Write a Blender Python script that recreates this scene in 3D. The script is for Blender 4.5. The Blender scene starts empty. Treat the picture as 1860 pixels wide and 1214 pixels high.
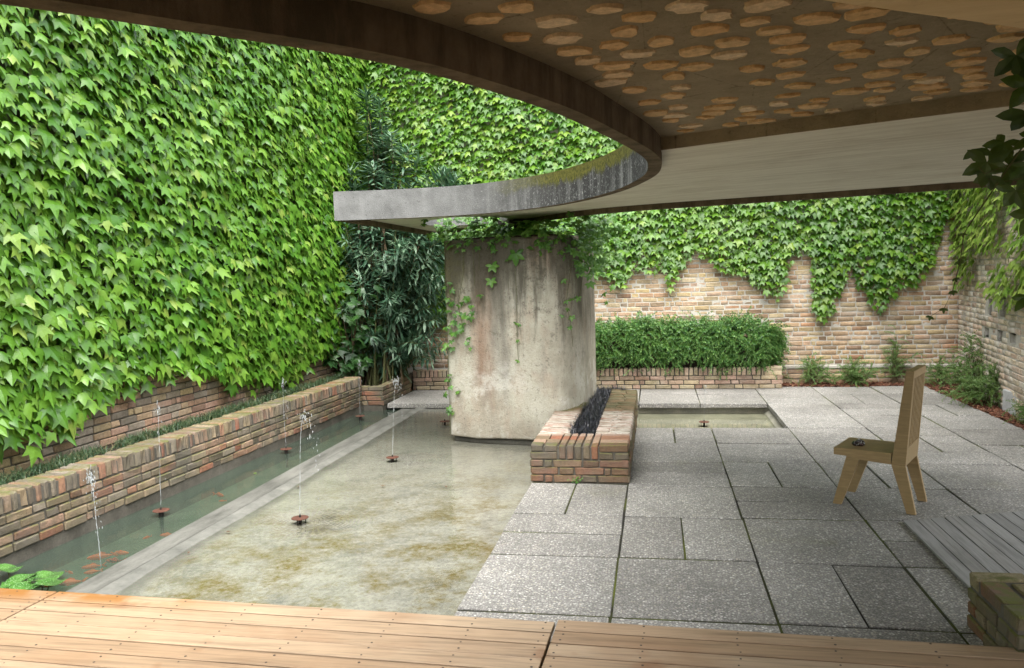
import bpy, bmesh, math, random
import numpy as np
from mathutils import Vector, Matrix, noise as mnoise
from mathutils.geometry import delaunay_2d_cdt

random.seed(7)
rng = np.random.default_rng(11)
scene = bpy.context.scene
COL = scene.collection

# ------------------------------------------------------------------ camera
CAM = Vector((0.0, 0.0, 1.70))
RIGHT = Vector((0.9836993, 0.17722279, -0.03045927))
DOWN = Vector((-0.01677475, -0.07820872, -0.99679587))
FWD = Vector((-0.17903713, 0.98105835, -0.073961))
cd = bpy.data.cameras.new('camera')
cam = bpy.data.objects.new('camera', cd)
COL.objects.link(cam)
cam.matrix_world = Matrix(((RIGHT.x, -DOWN.x, -FWD.x, CAM.x), (RIGHT.y, -DOWN.y, -FWD.y, CAM.y),
                           (RIGHT.z, -DOWN.z, -FWD.z, CAM.z), (0, 0, 0, 1)))
cd.sensor_width = 36.0
cd.lens = 28.06
cd.clip_start = 0.05
cd.clip_end = 400.0
scene.camera = cam

# ------------------------------------------------------------------ sky and sun (soft overcast daylight)
SUN_EL, SUN_AZ = 62.0, 160.0          # degrees; azimuth clockwise from +Y
wd = bpy.data.worlds.new('World')
scene.world = wd
wd.use_nodes = True
wn = wd.node_tree
wn.nodes.clear()
sky = wn.nodes.new('ShaderNodeTexSky')
sky.sky_type = 'NISHITA'
sky.sun_disc = False
sky.sun_elevation = math.radians(SUN_EL)
sky.sun_rotation = math.radians(SUN_AZ)
sky.air_density = 1.0
sky.dust_density = 2.0
hs = wn.nodes.new('ShaderNodeHueSaturation')
hs.inputs['Saturation'].default_value = 0.25     # cloud cover takes the blue out
wn.links.new(sky.outputs[0], hs.inputs['Color'])
bg = wn.nodes.new('ShaderNodeBackground')
bg.inputs['Strength'].default_value = 0.15
wn.links.new(hs.outputs[0], bg.inputs['Color'])
wo = wn.nodes.new('ShaderNodeOutputWorld')
wn.links.new(bg.outputs[0], wo.inputs['Surface'])
sd = bpy.data.lights.new('sun', 'SUN')
sd.energy = 1.5
sd.angle = math.radians(75)
sd.color = (1.0, 0.96, 0.9)
so = bpy.data.objects.new('sun', sd)
COL.objects.link(so)
az, el = math.radians(SUN_AZ), math.radians(SUN_EL)
so.rotation_euler = Vector((math.sin(az) * math.cos(el), math.cos(az) * math.cos(el), math.sin(el))).to_track_quat('Z', 'Y').to_euler()
scene.view_settings.view_transform = 'Standard'
scene.view_settings.look = 'None'
scene.view_settings.gamma = 1.0
scene.view_settings.exposure = 2.55
scene.render.engine = 'CYCLES'
scene.cycles.use_denoising = True
scene.cycles.max_bounces = 10
scene.cycles.diffuse_bounces = 5
scene.cycles.glossy_bounces = 4
scene.cycles.transparent_max_bounces = 12
scene.cycles.transmission_bounces = 6
scene.cycles.caustics_reflective = False
scene.cycles.caustics_refractive = False

# ------------------------------------------------------------------ node helpers
def nd(nt, t, at=None, **ins):
    n = nt.nodes.new(t)
    for k, v in (at or {}).items():
        setattr(n, k, v)
    for k, v in ins.items():
        key = int(k[1:]) if (k[0] == 'i' and k[1:].isdigit()) else k.replace('_', ' ')
        s = n.inputs[key]
        if isinstance(v, bpy.types.NodeSocket):
            nt.links.new(v, s)
        else:
            if isinstance(v, (tuple, list)) and len(v) == 3 and s.type == 'RGBA':
                v = (*v, 1.0)
            s.default_value = v
    return n

class Mt:
    """a small material builder"""
    def __init__(s, name):
        s.m = bpy.data.materials.new(name)
        s.m.use_nodes = True
        s.nt = s.m.node_tree
        s.nt.nodes.clear()
        s.geo = nd(s.nt, 'ShaderNodeNewGeometry')
        s.pos = s.geo.outputs['Position']
        s.out = nd(s.nt, 'ShaderNodeOutputMaterial')
    def n(s, t, at=None, **i): return nd(s.nt, t, at, **i)
    def sc(s, v, x, y, z): return s.n('ShaderNodeVectorMath', {'operation': 'MULTIPLY'}, i0=v, i1=(x, y, z)).outputs[0]
    def noise(s, scale=5, detail=4, rough=.55, v=None, dist=0.0):
        return s.n('ShaderNodeTexNoise', None, Vector=v or s.pos, Scale=scale, Detail=detail, Roughness=rough, Distortion=dist).outputs[0]
    def voro(s, scale=5, v=None, feature='F1', rand=1.0):
        return s.n('ShaderNodeTexVoronoi', {'feature': feature}, Vector=v or s.pos, Scale=scale, Randomness=rand)
    def ramp(s, f, stops, interp='LINEAR'):
        r = s.n('ShaderNodeValToRGB', None, Fac=f)
        cr = r.color_ramp
        cr.interpolation = interp
        while len(cr.elements) < len(stops):
            cr.elements.new(0.5)
        for e, (p, c) in zip(cr.elements, stops):
            e.position = p
            e.color = (c, c, c, 1) if isinstance(c, (int, float)) else (*c, 1)
        return r.outputs[0]
    def mix(s, f, a, b, blend='MIX'): return s.n('ShaderNodeMixRGB', {'blend_type': blend}, Fac=f, Color1=a, Color2=b).outputs[0]
    def math(s, op, a, b=0.0, c=0.0, clamp=False):
        return s.n('ShaderNodeMath', {'operation': op, 'use_clamp': clamp}, i0=a, i1=b, i2=c).outputs[0]
    def maprange(s, v, a, b, c=0.0, d=1.0):
        return s.n('ShaderNodeMapRange', None, i0=v, i1=a, i2=b, i3=c, i4=d).outputs[0]
    def xyz(s): return s.n('ShaderNodeSeparateXYZ', None, i0=s.pos).outputs
    def nrm(s): return s.n('ShaderNodeSeparateXYZ', None, i0=s.geo.outputs['Normal']).outputs
    def rnd(s):
        oi = s.n('ShaderNodeObjectInfo')
        a = s.math('ADD', s.geo.outputs['Random Per Island'], oi.outputs['Random'])
        return s.math('FRACT', a)
    def rnd2(s):
        return s.math('FRACT', s.math('MULTIPLY', s.rnd(), 17.37))
    def bump(s, h, strength=.5, dist=.01): return s.n('ShaderNodeBump', None, Strength=strength, Distance=dist, Height=h).outputs[0]
    def bsdf(s, col, rough=.8, normal=None, spec=.3, **kw):
        p = s.n('ShaderNodeBsdfPrincipled', None, Base_Color=col, Roughness=rough, Specular_IOR_Level=spec, **kw)
        if normal is not None:
            s.nt.links.new(normal, p.inputs['Normal'])
        return p.outputs[0]
    def done(s, sh):
        s.nt.links.new(sh, s.out.inputs['Surface'])
        return s.m

M = {}
def brick_mat(name, stops, moss=0.0, dirt=.35, lime=0.0, mid=(.40, .31, .22)):
    m = Mt(name)
    c = m.ramp(m.rnd(), stops, 'CONSTANT')
    c = m.mix(m.math('MULTIPLY', m.rnd2(), .35), c, mid)
    c = m.mix(1.0, c, m.ramp(m.math('FRACT', m.math('MULTIPLY', m.rnd(), 41.3)), [(0, .62), (.5, 1.0), (1, 1.12)]), 'MULTIPLY')
    n1 = m.noise(34, 5, .7)
    c = m.mix(.55, c, m.ramp(n1, [(.25, .38), (.5, .95), (.75, 1.5)]), 'MULTIPLY')
    pits = m.noise(150, 2, .5)
    c = m.mix(m.ramp(pits, [(.30, .7), (.42, 0.0)]), c, (.10, .08, .06))
    d = m.ramp(m.noise(2.3, 5, .65), [(.42, 0.0), (.72, dirt * 1.6)])
    c = m.mix(d, c, (.11, .095, .075))
    if lime:
        l = m.ramp(m.noise(3.1, 6, .7, m.sc(m.pos, 1, 1, 1.5)), [(.48, 0.0), (.68, lime)])
        c = m.mix(l, c, (.52, .48, .42))
    if moss:
        up = m.maprange(m.nrm()[2], .3, .9)
        g = m.ramp(m.noise(9, 5, .7), [(.40, 0.0), (.62, moss)])
        c = m.mix(m.math('MULTIPLY', g, m.math('ADD', m.math('MULTIPLY', up, .9), .18)), c, (.10, .105, .03))
    h = m.math('ADD', m.math('MULTIPLY', n1, .6), m.math('MULTIPLY', pits, .5))
    return m.done(m.bsdf(c, .93, m.bump(h, .7, .012), .2))

TAN, YEL, PNK, ORG, BRN, GRY, RED = (.40, .27, .16), (.44, .33, .17), (.42, .25, .18), (.38, .185, .095), (.22, .13, .08), (.27, .225, .18), (.33, .12, .07)
M['brick_back'] = brick_mat('back_wall_brick', [(0, TAN), (.22, YEL), (.42, (.42, .275, .18)), (.56, (.37, .21, .12)), (.66, (.38, .27, .18)), (.8, (.45, .35, .21)), (.95, BRN)], 0, .2, .30, (.40, .30, .19))
M['brick_planter'] = brick_mat('planter_brick', [(0, (.29, .21, .13)), (.18, (.23, .175, .11)), (.38, (.29, .18, .125)), (.54, (.25, .095, .06)), (.64, (.19, .16, .125)), (.8, (.25, .125, .08)), (.9, (.11, .09, .07))], .9, .75, .08, (.22, .175, .12))
M['brick_left'] = brick_mat('garden_wall_brick', [(0, TAN), (.2, YEL), (.4, PNK), (.6, (.34, .20, .13)), (.8, GRY)], .2, .35, .2)
M['brick_bench'] = brick_mat('bench_brick', [(0, (.155, .098, .064)), (.25, (.13, .098, .068)), (.5, (.18, .08, .05)), (.66, (.095, .075, .055)), (.84, (.165, .095, .06))], .9, .9, .06, (.13, .11, .085))
M['brick_yellow'] = brick_mat('hedge_planter_brick', [(0, (.44, .35, .22)), (.3, (.46, .33, .24)), (.5, (.44, .29, .22)), (.72, (.38, .32, .20)), (.9, (.27, .17, .12))], .3, .2, .35)
M['brick_pale'] = brick_mat('side_wall_brick', [(0, (.55, .44, .32)), (.3, (.58, .48, .34)), (.55, (.52, .37, .27)), (.8, (.62, .56, .46))], 0, .08, .9, (.6, .52, .42))
M['brick_moss'] = brick_mat('mossy_pier_brick', [(0, (.14, .11, .055)), (.4, (.12, .115, .05)), (.7, (.19, .09, .05))], 1.3, .8, 0)

m = Mt('bench_top_brick')     # lime-bloomed rowlock bricks
c = m.ramp(m.rnd(), [(0, (.22, .12, .075)), (.3, (.17, .125, .08)), (.55, (.26, .18, .125)), (.8, (.23, .10, .06))], 'CONSTANT')
n1 = m.noise(40, 4, .7)
c = m.mix(.5, c, m.ramp(n1, [(.25, .5), (.75, 1.45)]), 'MULTIPLY')
yy = m.xyz()[1]
bloom = m.math('MULTIPLY', m.maprange(yy, 6.70, 6.85), m.maprange(yy, 8.05, 7.85))
bl = m.math('MULTIPLY', bloom, m.ramp(m.noise(7, 5, .75, m.sc(m.pos, 1, 4, 1)), [(.38, .05), (.64, .85)]))
c = m.mix(bl, c, (.62, .58, .51))
mo = m.math('MULTIPLY', m.maprange(yy, 7.8, 8.1), m.ramp(m.noise(6, 5, .7), [(.3, .5), (.6, .95)]))
c = m.mix(mo, c, (.085, .082, .042))
M['brick_top'] = m.done(m.bsdf(c, .92, m.bump(n1, .6, .01), .2))

def flat(name, a, b, scale=8, rough=.9, bs=.4, bd=.01, spec=.2, fine=60):
    m = Mt(name)
    c = m.ramp(m.noise(scale, 6, .65), [(.3, a), (.7, b)])
    c = m.mix(.3, c, m.ramp(m.noise(fine, 3, .6), [(.3, .5), (.7, 1.4)]), 'MULTIPLY')
    return m.done(m.bsdf(c, rough, m.bump(m.noise(fine, 5, .7), bs, bd), spec))
M['mortar'] = flat('lime_mortar', (.33, .31, .27), (.48, .45, .39), 6, .95)
M['mortar_dark'] = flat('weathered_mortar', (.055, .05, .04), (.125, .113, .092), 6, .95)
M['soil'] = flat('soil', (.03, .024, .018), (.06, .045, .032), 6, 1.0, .8, .02)
M['joint'] = None
m = Mt('mossy_joint')
c = m.ramp(m.noise(1.6, 4, .6), [(.44, (.028, .027, .023)), (.66, (.085, .10, .022))])
M['joint'] = m.done(m.bsdf(c, .95, m.bump(m.noise(120, 3), .6, .01), .1))

# exposed-aggregate concrete paving
m = Mt('exposed_aggregate')
r0 = m.rnd()
v1 = m.voro(66)
v2 = m.voro(120)
peb = m.ramp(v1.outputs['Distance'], [(.30, 1.0), (.52, 0.0)])
pc = m.ramp(m.n('ShaderNodeSeparateColor', None, Color=v1.outputs['Color']).outputs[0], [(0, (.20, .195, .18)), (.22, (.38, .37, .345)), (.5, (.52, .50, .46)), (.76, (.46, .425, .36)), (.93, (.68, .66, .62))], 'CONSTANT')
mc = m.ramp(v2.outputs['Distance'], [(.2, (.38, .365, .34)), (.6, (.20, .193, .178))])
c = m.mix(peb, mc, pc)
st = m.ramp(m.noise(1.3, 6, .65), [(.3, .52), (.55, .77), (.75, .92)])
c = m.mix(.9, c, st, 'MULTIPLY')
c = m.mix(.7, c, m.ramp(r0, [(0, (.74, .73, .71)), (1, (1.15, 1.15, 1.14))]), 'MULTIPLY')
dmp = m.ramp(m.noise(2.7, 7, .75, dist=.6), [(.55, 0.0), (.70, .45)])
c = m.mix(dmp, c, (.15, .147, .135))
gm = m.ramp(m.noise(1.1, 5, .7), [(.58, 0.0), (.72, .28)])
c = m.mix(gm, c, (.14, .14, .06))
h = m.math('ADD', peb, m.math('MULTIPLY', m.noise(30, 3), .4))
M['slab'] = m.done(m.bsdf(c, m.ramp(m.noise(2, 4), [(.35, .62), (.65, .85)]), m.bump(h, .55, .006), .35))

# pool concrete with algae
m = Mt('pool_concrete')
x_, y_, z_ = m.xyz()[0], m.xyz()[1], m.xyz()[2]
big = m.noise(1.9, 8, .72)
fine = m.noise(9, 8, .78)
c = m.ramp(big, [(.34, (.15, .15, .135)), (.48, (.225, .225, .20)), (.64, (.30, .298, .265))])
c = m.mix(m.ramp(fine, [(.42, 0.0), (.60, .75)]), c, (.31, .305, .26))
c = m.mix(.75, c, m.ramp(m.noise(30, 10, .88), [(.34, .38), (.5, 1.0), (.66, 1.5)]), 'MULTIPLY')
alg = m.math('MULTIPLY', m.maprange(m.math('SUBTRACT', y_, m.math('MULTIPLY', x_, .9)), 9.3, 6.2, .10, 1.25), m.ramp(m.noise(2.3, 8, .8), [(.46, 0.0), (.60, .95)]))
alg = m.math('MULTIPLY', alg, m.ramp(m.noise(26, 5, .75), [(.35, .25), (.6, 1.0)]))
c = m.mix(alg, c, (.135, .105, .028))
c = m.mix(m.ramp(m.noise(40, 4, .7), [(.60, 0.0), (.70, .5)]), c, (.13, .12, .07))
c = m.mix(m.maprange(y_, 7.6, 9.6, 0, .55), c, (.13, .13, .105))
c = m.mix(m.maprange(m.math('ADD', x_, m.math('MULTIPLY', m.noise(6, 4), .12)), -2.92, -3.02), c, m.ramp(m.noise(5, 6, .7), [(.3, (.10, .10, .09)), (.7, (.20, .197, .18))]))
c = m.mix(1.0, c, (.83, .83, .80), 'MULTIPLY')
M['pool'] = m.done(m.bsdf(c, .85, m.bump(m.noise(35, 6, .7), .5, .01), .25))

m = Mt('kerb_concrete')
c = m.ramp(m.noise(2.2, 7, .7, m.sc(m.pos, 3, .7, 1)), [(.32, (.058, .057, .049)), (.5, (.112, .110, .096)), (.7, (.17, .167, .147))])
c = m.mix(.4, c, m.ramp(m.noise(45, 5, .7), [(.3, .6), (.7, 1.3)]), 'MULTIPLY')
M['kerb'] = m.done(m.bsdf(c, .7, m.bump(m.noise(40, 5), .35, .008), .35))
M['basin'] = flat('basin_concrete', (.16, .155, .125), (.30, .285, .225), 3, .85, .3)
M['chan'] = flat('channel_concrete', (.075, .095, .068), (.16, .18, .135), 2.5, .85, .3)

# water: clear surface, tinted body, mirror by grazing angle
def water(name, tint, bumps, rough=.02, murk=None, rings=()):
    m = Mt(name)
    h = None
    for sc, st in bumps:
        t = m.math('MULTIPLY', m.noise(sc, 3, .5, dist=.5), st)
        h = t if h is None else m.math('ADD', h, t)
    for px, py, pz in rings:      # ripples spreading from where the jets fall
        d = m.n('ShaderNodeVectorMath', {'operation': 'DISTANCE'}, i0=m.sc(m.pos, 1, 1, 0), i1=(px, py, 0)).outputs['Value']
        wv = m.math('MULTIPLY', m.math('SINE', m.math('MULTIPLY', d, 210)), m.maprange(d, .0, .42, .11, 0.0))
        h = m.math('ADD', h, wv)
    nb = m.bump(h, 1.0, .02)
    fr = m.n('ShaderNodeFresnel', None, IOR=1.33)
    m.nt.links.new(nb, fr.inputs['Normal'])
    gl = m.n('ShaderNodeBsdfGlossy', None, Color=(1, 1, 1), Roughness=rough)
    m.nt.links.new(nb, gl.inputs['Normal'])
    tr = m.n('ShaderNodeBsdfTransparent', None, Color=tint)
    body = tr.outputs[0]
    if murk:
        df = m.n('ShaderNodeBsdfDiffuse', None, Color=murk[1])
        body = m.n('ShaderNodeMixShader', None, i0=murk[0], i1=body, i2=df.outputs[0]).outputs[0]
    mx = m.n('ShaderNodeMixShader', None, i0=fr.outputs[0], i1=body, i2=gl.outputs[0])
    return m.done(mx.outputs[0])
M['pool_water'] = water('pool_water', (.985, .985, .96), [(7, .14), (26, .05)], rings=[(-2.41, 5.343, 0), (-2.39, 7.272, 0), (-2.59, 5.343, 0)])
M['chan_water'] = water('channel_water', (.70, .80, .70), [(7, .16), (24, .05)], murk=(.38, (.085, .115, .088)), rings=[(-3.77, 5.5, 0), (-3.81, 7.68, 0), (-3.69, 9.55, 0), (-3.655, 4.6, 0)])
M['basin_water'] = water('basin_water', (.9, .92, .85), [(9, .06)])
m = Mt('falling_water')
gl = m.n('ShaderNodeBsdfGlossy', None, Color=(1, 1, 1), Roughness=.08)
tr = m.n('ShaderNodeBsdfTransparent', None, Color=(.93, .95, .96))
tl = m.n('ShaderNodeBsdfTranslucent', None, Color=(.85, .88, .9))
lw = m.n('ShaderNodeLayerWeight', None, Blend=.45)
df = m.n('ShaderNodeBsdfDiffuse', None, Color=(.92, .95, .97))
wh = m.n('ShaderNodeMixShader', None, i0=.5, i1=tl.outputs[0], i2=df.outputs[0])
a = m.n('ShaderNodeMixShader', None, i0=.30, i1=tr.outputs[0], i2=wh.outputs[0])
a = m.n('ShaderNodeMixShader', None, i0=m.math('MULTIPLY', lw.outputs['Facing'], .45), i1=a.outputs[0], i2=gl.outputs[0])
M['jet'] = m.done(a.outputs[0])

# concrete of the canopy
def streaky(m, sx=9, sz=.35): return m.noise(sx, 6, .7, m.sc(m.pos, 1, 1, sz / 3))
m = Mt('canopy_fascia')
x_, y_, z_ = m.xyz()[0], m.xyz()[1], m.xyz()[2]
c = m.ramp(m.noise(5, 6, .7), [(.3, (.105, .105, .10)), (.7, (.20, .20, .193))])
wet = m.maprange(x_, -1.9, -.7)
st = m.ramp(streaky(m, 7), [(.34, 0.0), (.50, .95)])
dk = m.math('MULTIPLY', m.math('ADD', m.math('MULTIPLY', wet, .80), .18), st)
c = m.mix(dk, c, (.022, .021, .020))
c = m.mix(m.math('MULTIPLY', m.ramp(m.noise(48, 4, .85), [(.57, 0.0), (.63, .75)]), m.math('ADD', m.math('MULTIPLY', wet, .9), .08)), c, (.34, .34, .33))
c = m.mix(m.ramp(m.noise(40, 4, .85), [(.58, 0.0), (.64, .7)]), c, (.05, .05, .045))
mt = m.math('ADD', m.maprange(z_, 2.36, 2.54), m.math('MULTIPLY', m.math('SUBTRACT', m.noise(6, 5, .7, m.sc(m.pos, 1, 1, .4)), .5), 1.6))
mm = m.math('MULTIPLY', m.ramp(mt, [(.38, 0.0), (.60, 1.0)]), m.math('MULTIPLY', m.maprange(x_, -1.5, -.8), m.maprange(y_, 4.3, 4.7)))
c = m.mix(mm, c, m.ramp(m.noise(45, 4), [(.35, (.045, .045, .008)), (.65, (.11, .105, .02))]))
M['fascia'] = m.done(m.bsdf(c, .9, m.bump(m.math('ADD', m.noise(70, 5, .8), m.math('MULTIPLY', mm, m.noise(160, 2))), .6, .012), .2))
m = Mt('canopy_rim_inner')
c = m.ramp(m.noise(4, 6, .7), [(.3, (.10, .075, .05)), (.7, (.20, .155, .105))])
c = m.mix(m.ramp(m.noise(9, 6, .7, m.sc(m.pos, 1, 1, .2)), [(.45, 0.0), (.62, .7)]), c, (.055, .045, .03))
M['rim'] = m.done(m.bsdf(c, .9, m.bump(m.noise(60, 5, .8), .5, .01), .15))
m = Mt('recess_plaster')
c = m.ramp(m.noise(5, 7, .7), [(.3, (.42, .355, .235)), (.7, (.60, .52, .365))])
cr = m.voro(2.1, m.sc(m.pos, 1, .55, 0), 'DISTANCE_TO_EDGE')
jag = m.math('ADD', cr.outputs[0], m.math('MULTIPLY', m.math('SUBTRACT', m.noise(22, 4, .7), .42), .035))
c = m.mix(m.ramp(jag, [(.0015, .55), (.005, 0.0)]), c, (.10, .075, .05))
c = m.mix(m.ramp(m.noise(2.2, 6, .7), [(.52, 0.0), (.7, .35)]), c, (.28, .25, .20))
c = m.mix(m.ramp(m.noise(42, 6, .85), [(.55, 0.0), (.64, .7)]), c, (.62, .52, .36))
c = m.mix(m.ramp(m.noise(36, 6, .85), [(.35, .5), (.42, 0.0)]), c, (.18, .145, .095))
M['recess'] = m.done(m.bsdf(c, .95, m.bump(m.noise(36, 7, .82), 1.0, .03), .1))
m = Mt('terracotta_flake')
c = m.ramp(m.rnd(), [(0, (.60, .40, .19)), (.4, (.66, .47, .26)), (.7, (.62, .40, .19)), (.9, (.68, .54, .36))])
c = m.mix(.8, c, m.ramp(m.noise(30, 6, .8), [(.3, .5), (.7, 1.35)]), 'MULTIPLY')
M['flake'] = m.done(m.bsdf(c, .85, m.bump(m.noise(40, 4), .4, .006), .2))
m = Mt('board_marked_plaster')
ang = m.n('ShaderNodeVectorRotate', {'rotation_type': 'Z_AXIS'}, Vector=m.pos, Angle=.44).outputs[0]
g1 = m.noise(3, 7, .7, m.sc(ang, .5, 5, 1), .4)
c = m.ramp(g1, [(.3, (.55, .53, .43)), (.55, (.72, .705, .60)), (.75, (.78, .765, .66))])
c = m.mix(m.ramp(m.noise(11, 5, .7, m.sc(ang, .5, 7, 1)), [(.60, 0.0), (.68, .55)]), c, (.30, .25, .17))
c = m.mix(m.ramp(m.noise(1.7, 5, .65), [(.5, 0.0), (.75, .35)]), c, (.40, .34, .24))
M['soffit'] = m.done(m.bsdf(c, .9, m.bump(g1, .25, .006), .15))

m = Mt('bounce_tinted_plaster')  # soffit plaster with warm bounce light from the deck painted into its colour
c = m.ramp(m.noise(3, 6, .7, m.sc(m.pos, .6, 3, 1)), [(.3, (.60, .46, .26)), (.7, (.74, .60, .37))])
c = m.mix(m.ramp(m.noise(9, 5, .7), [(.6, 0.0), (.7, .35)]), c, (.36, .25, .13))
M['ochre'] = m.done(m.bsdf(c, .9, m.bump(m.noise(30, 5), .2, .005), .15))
# pillar render: cement plaster with run-off stains
m = Mt('stained_render')
x_, y_, z_ = m.xyz()[0], m.xyz()[1], m.xyz()[2]
c = m.ramp(m.noise(2.2, 7, .7), [(.3, (.29, .265, .205)), (.5, (.41, .385, .31)), (.7, (.50, .48, .40))])
c = m.mix(m.ramp(m.noise(4, 5, .6, m.sc(m.pos, 1, 1, .5)), [(.52, 0.0), (.64, .38)]), c, (.35, .255, .185))
c = m.mix(m.ramp(m.noise(3.1, 5, .6, m.sc(m.pos, 1.3, 1, .5)), [(.5, 0.0), (.66, .55)]), c, (.21, .195, .165))
def band(x0, w, z0, z1, soft=.05):
    xs = m.math('ADD', x_, m.math('MULTIPLY', m.math('SUBTRACT', m.noise(3.5, 4, .6), .5), .16))
    d = m.math('ABSOLUTE', m.math('SUBTRACT', xs, x0))
    a = m.maprange(d, w, w - soft if w > soft else 0.0)
    zz = m.math('ADD', z_, m.math('MULTIPLY', m.math('SUBTRACT', m.noise(5, 5, .65, m.sc(m.pos, 1, 1, .25)), .5), .9))
    return m.math('MULTIPLY', a, m.maprange(zz, z1, z0))
br = m.ramp(m.noise(7, 6, .7, m.sc(m.pos, 1, 1, .12)), [(.3, .45), (.6, 1.0)])
c = m.mix(m.math('MULTIPLY', m.math('MULTIPLY', band(-1.78, .15, .75, .05, .10), br), .75), c, (.19, .105, .065))
c = m.mix(m.math('MULTIPLY', m.math('MULTIPLY', band(-1.60, .14, 1.25, .20, .10), br), .85), c, (.105, .095, .08))
c = m.mix(m.math('MULTIPLY', m.math('MULTIPLY', band(-1.80, .32, 1.78, 1.28, .14), br), .95), c, (.055, .045, .028))
c = m.mix(m.math('MULTIPLY', m.math('MULTIPLY', band(-2.12, .17, 1.75, 1.2, .1), br), .85), c, (.21, .18, .055))
c = m.mix(m.math('MULTIPLY', m.math('MULTIPLY', band(-1.15, .17, 1.95, 1.6, .1), br), .7), c, (.25, .11, .07))
c = m.mix(m.math('MULTIPLY', m.math('MULTIPLY', band(-.72, .22, 1.35, .45, .16), br), .9), c, (.075, .062, .048))
c = m.mix(m.math('MULTIPLY', m.math('MULTIPLY', band(-1.40, .9, 1.95, 1.35, .1), m.ramp(m.noise(30, 5, .8), [(.56, 0.0), (.64, 1.0)])), .9), c, (.05, .045, .03))
c = m.mix(m.math('MULTIPLY', m.maprange(z_, .22, .0), .55), c, (.22, .185, .14))
run = m.math('ADD', m.noise(5.5, 7, .72, m.sc(m.pos, 1, .8, .10)), m.maprange(z_, .2, 2.1, -.22, .17))
c = m.mix(m.ramp(run, [(.50, 0.0), (.64, .78)]), c, (.08, .072, .052))
grime = m.math('ADD', m.noise(11, 8, .8), m.maprange(z_, 0.0, 2.1, -.10, .08))
c = m.mix(m.ramp(grime, [(.54, 0.0), (.64, .75)]), c, (.11, .098, .075))
c = m.mix(m.math('MULTIPLY', m.ramp(m.noise(3.3, 6, .7), [(.5, 0.0), (.62, .6)]), m.maprange(z_, 1.1, .5)), c, (.58, .56, .50))
cr = m.ramp(m.noise(30, 7, .85), [(.36, .85), (.44, 0.0)])
c = m.mix(cr, c, (.12, .10, .08))
M['render'] = m.done(m.bsdf(c, .92, m.bump(m.math('ADD', m.noise(24, 7, .78), m.math('MULTIPLY', m.noise(90, 4, .8), .5)), .75, .02), .15))
M['concrete'] = flat('pale_concrete', (.34, .34, .335), (.48, .48, .47), 5, .85, .3)
M['rock_dark'] = flat('dark_concrete', (.055, .053, .043), (.12, .115, .095), 5, .9)

# timber
def wood(name, stops, grain_x=True, tint=(.30, .17, .08), rough=.6, extra=None):
    m = Mt(name)
    r = m.rnd()
    off = m.n('ShaderNodeCombineXYZ', None, i2=m.math('MULTIPLY', r, 40)).outputs[0]
    p = m.n('ShaderNodeVectorMath', {'operation': 'ADD'}, i0=m.pos, i1=off).outputs[0]
    s = (1.2, 26, 26) if grain_x else (26, 1.2, 26)
    g = m.noise(1.6, 6, .62, m.sc(p, *s), .4)
    c = m.ramp(r, stops)
    c = m.mix(.85, c, m.ramp(g, [(.3, .55), (.5, 1.0), (.72, 1.2)]), 'MULTIPLY')
    c = m.mix(m.ramp(m.noise(1.7, 5, .6, p), [(.5, 0.0), (.72, .55)]), c, tint)
    fg = m.noise(9, 3, .6, m.sc(p, *s))
    c = m.mix(.25, c, m.ramp(fg, [(.3, .6), (.7, 1.3)]), 'MULTIPLY')
    if extra: c = extra(m, c)
    return m.done(m.bsdf(c, rough, m.bump(g, .15, .004), .35))
def deck_stain(m, c):
    x_, y_ = m.xyz()[0], m.xyz()[1]
    msk = m.math('MULTIPLY', m.maprange(m.math('ADD', y_, m.math('MULTIPLY', x_, .03)), 3.30, 3.42), m.maprange(x_, -1.9, -2.7))
    msk = m.math('MULTIPLY', msk, m.ramp(m.noise(3.5, 4, .6), [(.34, .1), (.52, .85)]))
    c = m.mix(msk, c, (.21, .085, .012))
    bl = m.ramp(m.noise(3.1, 3, .5), [(.66, 0.0), (.74, .6)])
    return m.mix(bl, c, (.16, .065, .025))
M['deck'] = wood('larch_decking', [(0, (.25, .167, .10)), (.35, (.31, .222, .14)), (.65, (.245, .162, .095)), (1, (.33, .245, .16))], True, (.20, .11, .055), .6, deck_stain)
M['grey_deck'] = wood('weathered_decking', [(0, (.20, .195, .185)), (.5, (.27, .265, .255)), (1, (.23, .22, .205))], False, (.13, .125, .11), .8)
m = Mt('chair_timber')
tc = m.n('ShaderNodeTexCoord').outputs['Object']
g = m.noise(2.2, 5, .6, m.sc(tc, 3, 30, 30), .3)
c = m.ramp(g, [(.3, (.195, .13, .054)), (.55, (.25, .17, .074)), (.75, (.305, .215, .10))])
c = m.mix(m.math('MULTIPLY', m.rnd(), .35), c, (.15, .105, .04))
M['chair'] = m.done(m.bsdf(c, .5, m.bump(g, .06, .003), .4))
M['screw'] = flat('screw_steel', (.03, .025, .022), (.07, .05, .04), 50, .6)

m = Mt('rusty_disc')
c = m.ramp(m.noise(30, 5, .7), [(.3, (.05, .02, .013)), (.6, (.10, .042, .027)), (.8, (.14, .07, .047))])
M['rust'] = m.done(m.bsdf(c, .75, m.bump(m.noise(120, 4), .3, .003), .3))
M['iron'] = flat('dark_iron', (.012, .011, .010), (.035, .028, .022), 30, .6)

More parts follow.
